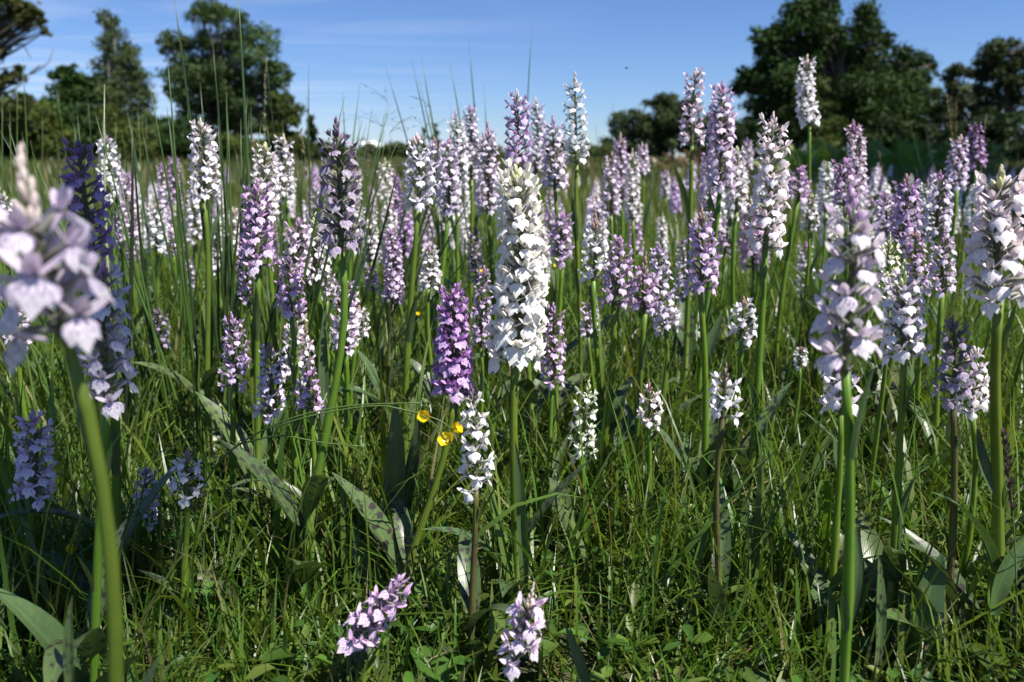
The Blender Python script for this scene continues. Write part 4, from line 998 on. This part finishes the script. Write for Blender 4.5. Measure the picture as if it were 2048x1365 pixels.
def rush_clump(label, c, tips, n_rand, spread, hr, rad, name='rush_clump'):
    root = thing(name, label, 'rushes', c, 'rush clumps')
    for (px, py, D, bdx) in tips:
        t = at(px, py, D); b = Vector((c.x + bdx, c.y + rnd.uniform(-.05, .05), 0)); rush_stem(root, b, t, rad * rnd.uniform(.9, 1.15), rnd.choice(RC))
    for k in range(n_rand):
        a, q = rnd.uniform(0, 6.28), rnd.random() ** .6 * spread
        b = c + Vector((math.cos(a) * q, math.sin(a) * q * .8, 0)); H = rnd.uniform(*hr)
        t = b + Vector((math.cos(a) * q * 1.0 + rnd.gauss(0, .05), rnd.gauss(0, .05), H)); rush_stem(root, b, t, rad * rnd.uniform(.75, 1.1), rnd.choice(RC))
    return root
def gp(px, D): p = at(px, 700, D); p.z = 0; return p
rush_clump('thick clump of upright green rushes around the pink-tipped white orchid', gp(370, 1.05), [(345, -30, .95, .06), (425, 80, 1.05, .04), (400, 165, 1.1, 0), (335, 115, 1.0, -.02), (475, -40, .95, .1), (455, 225, 1.1, .06), (502, 215, 1.0, .1), (265, 250, .98, -.03)], 72, .22, (.30, .50), .0021)
rush_clump('scattered fine rushes in front of the birch', gp(240, 1.5), [(35, 160, 1.5, -.2), (112, 175, 1.5, -.1), (150, 250, 1.5, -.1), (205, 160, 1.3, 0), (175, 195, 1.5, 0), (275, 205, 1.6, .03), (292, 215, 1.6, .05), (60, 280, 1.4, -.1), (232, 225, 1.6, 0)], 34, .28, (.32, .5), .0017)
rush_clump('sparse rushes at the edge beneath the tree with the dead bough', gp(40, 1.5), [(45, 110, 1.5, 0), (5, 200, 1.5, 0), (20, 220, 1.6, .02), (85, 230, 1.5, .05)], 16, .16, (.32, .5), .0017)
rush_clump('tight tuft of rushes left of the dark grey-violet orchid', gp(610, 1.45), [(617, 125, 1.5, .02), (612, 190, 1.5, .0), (685, 185, 1.5, .05), (720, 165, 1.55, .05), (745, 215, 1.55, .06), (718, 240, 1.5, .05), (532, 112, 1.4, -.03), (530, 230, 1.5, -.02), (565, 240, 1.5, 0)], 18, .07, (.30, .45), .0019)
rush_clump('fan of rushes leaning against the open sky behind the cluster', gp(975, 1.75), [(770, 130, 1.7, -.06), (822, 115, 1.75, -.04), (842, 108, 1.75, -.02), (838, 160, 1.75, 0), (898, 117, 1.75, 0), (937, 75, 1.75, .02), (968, 168, 1.75, .03), (1065, 48, 1.8, .1), (900, 210, 1.8, 0)], 8, .08, (.3, .42), .0021)
rush_clump('few dark rushes against the sky beside the distant wood', gp(1240, 2.2), [(1225, 205, 2.2, 0), (1238, 225, 2.2, .01), (1190, 250, 2.2, -.02)], 6, .06, (.3, .4), .0024)
rush_clump('thin rushes in the shade in front of the bracken', gp(1890, 2.4), [(1790, 150, 2.4, 0), (1905, 225, 2.4, 0), (1940, 240, 2.4, .02), (1850, 250, 2.4, 0)], 14, .4, (.3, .5), .0018)
rs = thing('dead_grass_stem', 'single bleached straw-coloured stem before the whitish orchid behind the violet one', 'grass stem', gp(224, 1.0))
rush_stem(rs, gp(226, 1.0), at(209, 168, 1.0), .0022, (.36, .38, .22))
rs = thing('dead_grass_stem', 'dark bent blade crossing beside the whitish orchid behind the violet one', 'grass stem', gp(200, .9))
rush_stem(rs, gp(195, .9), at(264, 250, .9), .0026, (.022, .032, .014))

# ------------------------------------------------------------------ flowering grasses
def panicle(label, base, tip, kind, col, seed):
    r = random.Random(seed); root = thing('flowering_grass', label, 'grass', base)
    t = tip - base; bend = Vector((r.uniform(-.06, .06), 0, 0)) * t.length
    pts = bez(Vector((0, 0, 0)), t * .33 + bend, t * .7 + bend, t, 14)
    v, f, uv = tube(pts, [.0010 - .0007 * i / 13 for i in range(14)], 5); mb = MB(); mb.add(v, f, uv)
    link('stem', mb.mesh('stem', [M_RUSH]), root, None, (.13, .15, .05, 1))
    mb = MB()
    if kind == 'open':
        for i in range(34):
            q = pts[r.randint(7, 13)]; a = r.uniform(0, 6.28); l = r.uniform(.02, .06)
            e = q + Vector((math.cos(a), math.sin(a), r.uniform(-.1, .7))).normalized() * l
            v, f, uv = tube([q, q.lerp(e, .5) + Vector((0, 0, .004)), e], [.00022, .0002, .00015], 3); mb.add(v, f, uv)
            for j in range(3):
                c = q.lerp(e, r.uniform(.6, 1)) ; d = Vector((r.uniform(-1, 1), r.uniform(-1, 1), r.uniform(-.6, .6))).normalized() * .0028
                s = d.cross(Vector((0, 0, 1))).normalized() * .0007
                mb.add([c - d, c + s, c + d, c - s + Vector((0, 0, .0006))], [(0, 1, 2, 3)])
    else:
        for i in range(60):
            h = r.random(); q = pts[9].lerp(pts[13], h); a = r.uniform(0, 6.28)
            d = Vector((math.cos(a) * .45, math.sin(a) * .45, 1)).normalized() * .007; s = d.cross(Vector((r.uniform(-1, 1), r.uniform(-1, 1), 0))).normalized() * .0016
            mb.add([q, q + d * .5 + s, q + d, q + d * .5 - s], [(0, 1, 2, 3)])
    link('seed_head', mb.mesh('seed_head', [M_SEED], False), root, None, (*col, 1))
for i, (lab, bx, D, tx, ty, kind, col) in enumerate([
        ('wispy open grass panicle hanging in the sky right of the rush tuft', 700, 1.25, 775, 205, 'open', (.20, .17, .20)), ('wispy grass panicle on the skyline by the small cloud', 740, 1.3, 780, 265, 'open', (.18, .16, .15)),
        ('thin grass panicle behind the dark grey-violet orchid\'s tip', 690, 1.3, 722, 240, 'open', (.2, .16, .17)), ('faint grass panicle left of the tall cluster', 850, 1.4, 862, 215, 'open', (.2, .17, .18)),
        ('tan narrow grass head left of the broad white orchid', 512, 1.5, 505, 268, 'narrow', (.30, .22, .12)), ('tan narrow grass head between white orchid and dark grey-violet one', 610, 1.4, 602, 258, 'narrow', (.30, .24, .13)),
        ('rusty narrow grass head leaning before the pine', 1930, 1.9, 1893, 190, 'narrow', (.30, .15, .07)), ('second rusty grass head right of the first before the pine', 1940, 1.9, 1912, 205, 'narrow', (.26, .14, .07)),
        ('tan grass head above the shaded violet orchids', 1965, 2.0, 1972, 232, 'narrow', (.24, .2, .12)), ('tiny pale head on a grass stem before the willow', 545, 1.4, 533, 118, 'narrow', (.32, .30, .18)),
        ('brown grass head among the shaded far orchids', 1770, 2.5, 1758, 305, 'narrow', (.22, .14, .08))]):
    panicle(lab, gp(bx, D), at(tx, ty, D), kind, col, 100 + i)
panicle('dark purplish grass head slanting in from the side below the very dense orchid', gp(2140, .55), at(2008, 868, .55), 'narrow', (.10, .07, .06), 140)

# ------------------------------------------------------------------ buttercups
def wire(root, name, pxs, D, r0, r1, col, n=14):
    q = [at(x, y, D) - root.location for x, y in pxs]
    # Catmull-Rom through the points
    P = [q[0] * 2 - q[1]] + q + [q[-1] * 2 - q[-2]]; pts = []
    for i in range(1, len(P) - 2):
        for k in range(5):
            t = k / 5; a, b, c, d = P[i - 1:i + 3]
            pts.append(.5 * ((2 * b) + (c - a) * t + (2 * a - 5 * b + 4 * c - d) * t * t + (3 * b - a - 3 * c + d) * t ** 3))
    pts.append(q[-1])
    v, f, uv = tube(pts, [r0 + (r1 - r0) * i / (len(pts) - 1) for i in range(len(pts))], 6); mb = MB(); mb.add(v, f, uv)
    return link(name, mb.mesh(name, [M_RUSH]), root, None, (*col, 1))
def cup_petal():
    mb = MB(); vs, fs, uv = [], [], []
    for i in range(5):
        t = i / 4; w = [.12, .5, .72, .7, .3][i]
        for k in (-1, -.5, 0, .5, 1):
            vs.append((t * .75 - .1 * k * k * t, k * w * .62, .15 + .62 * t ** 1.6 + .1 * k * k)); uv.append((.5 + k / 2, t))
    for i in range(4):
        for k in range(4): a = i * 5 + k; fs.append((a, a + 1, a + 6, a + 5))
    mb.add(vs, fs, uv); return mb.mesh('petal', [M_YEL])
PETAL = cup_petal()
def dome(n, R_, mat, spiky):
    r = random.Random(4); mb = MB()
    for i in range(n):
        z = 1 - 2 * (i + .5) / n; a = i * 2.4; q = math.sqrt(1 - z * z); d = Vector((q * math.cos(a), q * math.sin(a), z)); s = d.cross(Vector((.3, .2, 1))).normalized() * .28; u = d.cross(s).normalized() * .28
        mb.add([d * .55 + s, d * .55 + u, d * .55 - s, d * .55 - u, d * (1.15 if spiky else .95)], [(0, 1, 4), (1, 2, 4), (2, 3, 4), (3, 0, 4)])
    return mb.mesh('seed_head', [mat])
HEAD = dome(26, 1, M_RUSH, True)
def cup(root, p, size, tilt, az, open_=1.0, np_=5):
    base = Matrix.Translation(p - root.location) @ Matrix.Rotation(az, 4, 'Z') @ Matrix.Rotation(tilt, 4, 'Y')
    c = link('flower_centre', HEAD, root, base @ Matrix.Translation((0, 0, size * .22)) @ Matrix.Scale(size * .26, 4), (.45, .42, .04, 1))
    for k in range(np_):
        link('petal', PETAL, root, base @ Matrix.Rotation(2 * math.pi * k / np_, 4, 'Z') @ Matrix.Rotation(R(-38 * (1 - open_)), 4, 'Y') @ Matrix.Scale(size, 4), (.80, .60, .012, 1))
gb = Vector((at(330, 1120, .62).x, .62, 0))
bc = thing('buttercup', 'buttercup with long sprawling stems and three yellow flowers below the rich lilac orchid', 'buttercup', gb)
SG = (.075, .12, .03)
wire(bc, 'stem', [(330, 1240), (360, 1080), (420, 950), (480, 888), (580, 838), (700, 812), (850, 806)], .62, .0011, .0006, SG)
wire(bc, 'branch', [(480, 888), (560, 872), (640, 885), (722, 893)], .62, .0008, .0006, SG)
wire(bc, 'branch', [(545, 855), (640, 828), (760, 812), (842, 830)], .615, .0008, .0005, SG)
wire(bc, 'branch', [(780, 814), (840, 828), (880, 842), (905, 860)], .615, .0007, .0005, SG)
wire(bc, 'branch', [(840, 828), (870, 850), (895, 886)], .612, .0006, .0005, SG)
for (x, y) in ((850, 804), (724, 893)): link('seed_head', HEAD, bc, Matrix.Translation(at(x, y, .62) - gb) @ Matrix.Scale(.0026, 4), (.12, .19, .05, 1))
cup(bc, at(846, 838, .615), .0088, R(55), R(-80), .75); cup(bc, at(903, 862, .615), .0088, R(60), R(-20), .7); cup(bc, at(898, 888, .612), .0098, R(40), R(-120), .95)
gb2 = Vector((at(110, 1240, .6).x, .6, 0))
b2 = thing('buttercup', 'closed yellow buttercup on a thin wiry stem in the dark grass', 'buttercup', gb2)
wire(b2, 'stem', [(95, 1420), (112, 1260), (128, 1190), (135, 1150), (142, 1108)], .60, .0009, .0006, (.16, .15, .07))
cup(b2, at(142, 1110, .6), .0085, R(6), 0, .05)
for i, (x, y, D, lab) in enumerate([(963, 548, .95, 'small yellow flower left of the thick creamy orchid at mid height'), (1112, 536, 1.1, 'small yellow flower right of the thick creamy orchid'), (836, 632, 1.1, 'small yellow flower in the gap left of the rich lilac orchid')]):
    g = Vector((at(x, y, D).x, D, 0)); b = thing('buttercup', lab, 'buttercup', g)
    wire(b, 'stem', [(x - 5, y + 260), (x + 4, y + 120), (x, y + 2)], D, .0009, .0006, SG); cup(b, at(x, y, D), .0055, R(30), R(rnd.uniform(-120, -60)), .8)

# bedstraw whorls and small yellow-green stars in the low growth
def whorl_plant():
    mb = MB(); r = random.Random(3)
    for k in range(6):
        z = .16 * (k + 1)
        for j in range(7):
            a = j * .898 + k * .4; L = .13 * (1.1 - .1 * k) * r.uniform(.8, 1.2); d = Vector((math.cos(a), math.sin(a), .25)); s = Vector((-math.sin(a), math.cos(a), 0)) * .011
            p = Vector((0, 0, z)); mb.add([p, p + d * L * .5 + s, p + d * L, p + d * L * .5 - s], [(0, 1, 2, 3)])
    return mb.mesh('whorl', [M_RUSH], False)
WH = whorl_plant()
mbs = MB(); v_, f_, u_ = tube([Vector((0, 0, 0)), Vector((.02, 0, .5)), Vector((0, 0, 1))], [.012, .01, .006], 5); mbs.add(v_, f_, u_); WST = mbs.mesh('stem', [M_RUSH])
for i in range(40):
    px, py = rnd.uniform(60, 2000), rnd.uniform(930, 1350)
    g = ground_at(px, py);
    if g.y > 1.3 or g.y < .66: continue
    root = thing('bedstraw', 'small feathery bedstraw sprig with whorled narrow leaves in the grass', 'herb', g, 'bedstraw sprigs')
    s = rnd.uniform(.06, .10); col = (rnd.uniform(.08, .13), rnd.uniform(.15, .2), .03, 1)
    m = Matrix.Rotation(rnd.uniform(0, 6.28), 4, 'Z') @ Matrix.Rotation(R(rnd.uniform(0, 30)), 4, 'Y') @ Matrix.Scale(s, 4)
    link('stem', WST, root, m, col); link('leaf_whorls', WH, root, m, col)

# ------------------------------------------------------------------ fly in the air
p = at(1253, 137, 1.3)
fly = thing('fly', 'tiny dark fly hovering in the open blue sky', 'insect', p)
v, f, uv = tube([Vector((-.0025, 0, 0)), Vector((-.0015, 0, 0)), Vector((.0005, 0, .0002)), Vector((.0018, 0, .0002)), Vector((.0026, 0, 0))], [.0003, .0009, .0009, .0011, .0005], 7)
mb = MB(); mb.add(v, f, uv); link('body', mb.mesh('body', [M_FLY]), fly, None, (.02, .02, .02, 1))
for s in (-1, 1):
    mb = MB(); mb.add([(.0008, 0, .0008), (-.001, s * .0012, .0012), (-.0015, s * .0034, .0016), (.0002, s * .0034, .0016)], [(0, 1, 2, 3)]); link('wing', mb.mesh('wing', [M_FLY]), fly, None, (.15, .15, .15, 1))
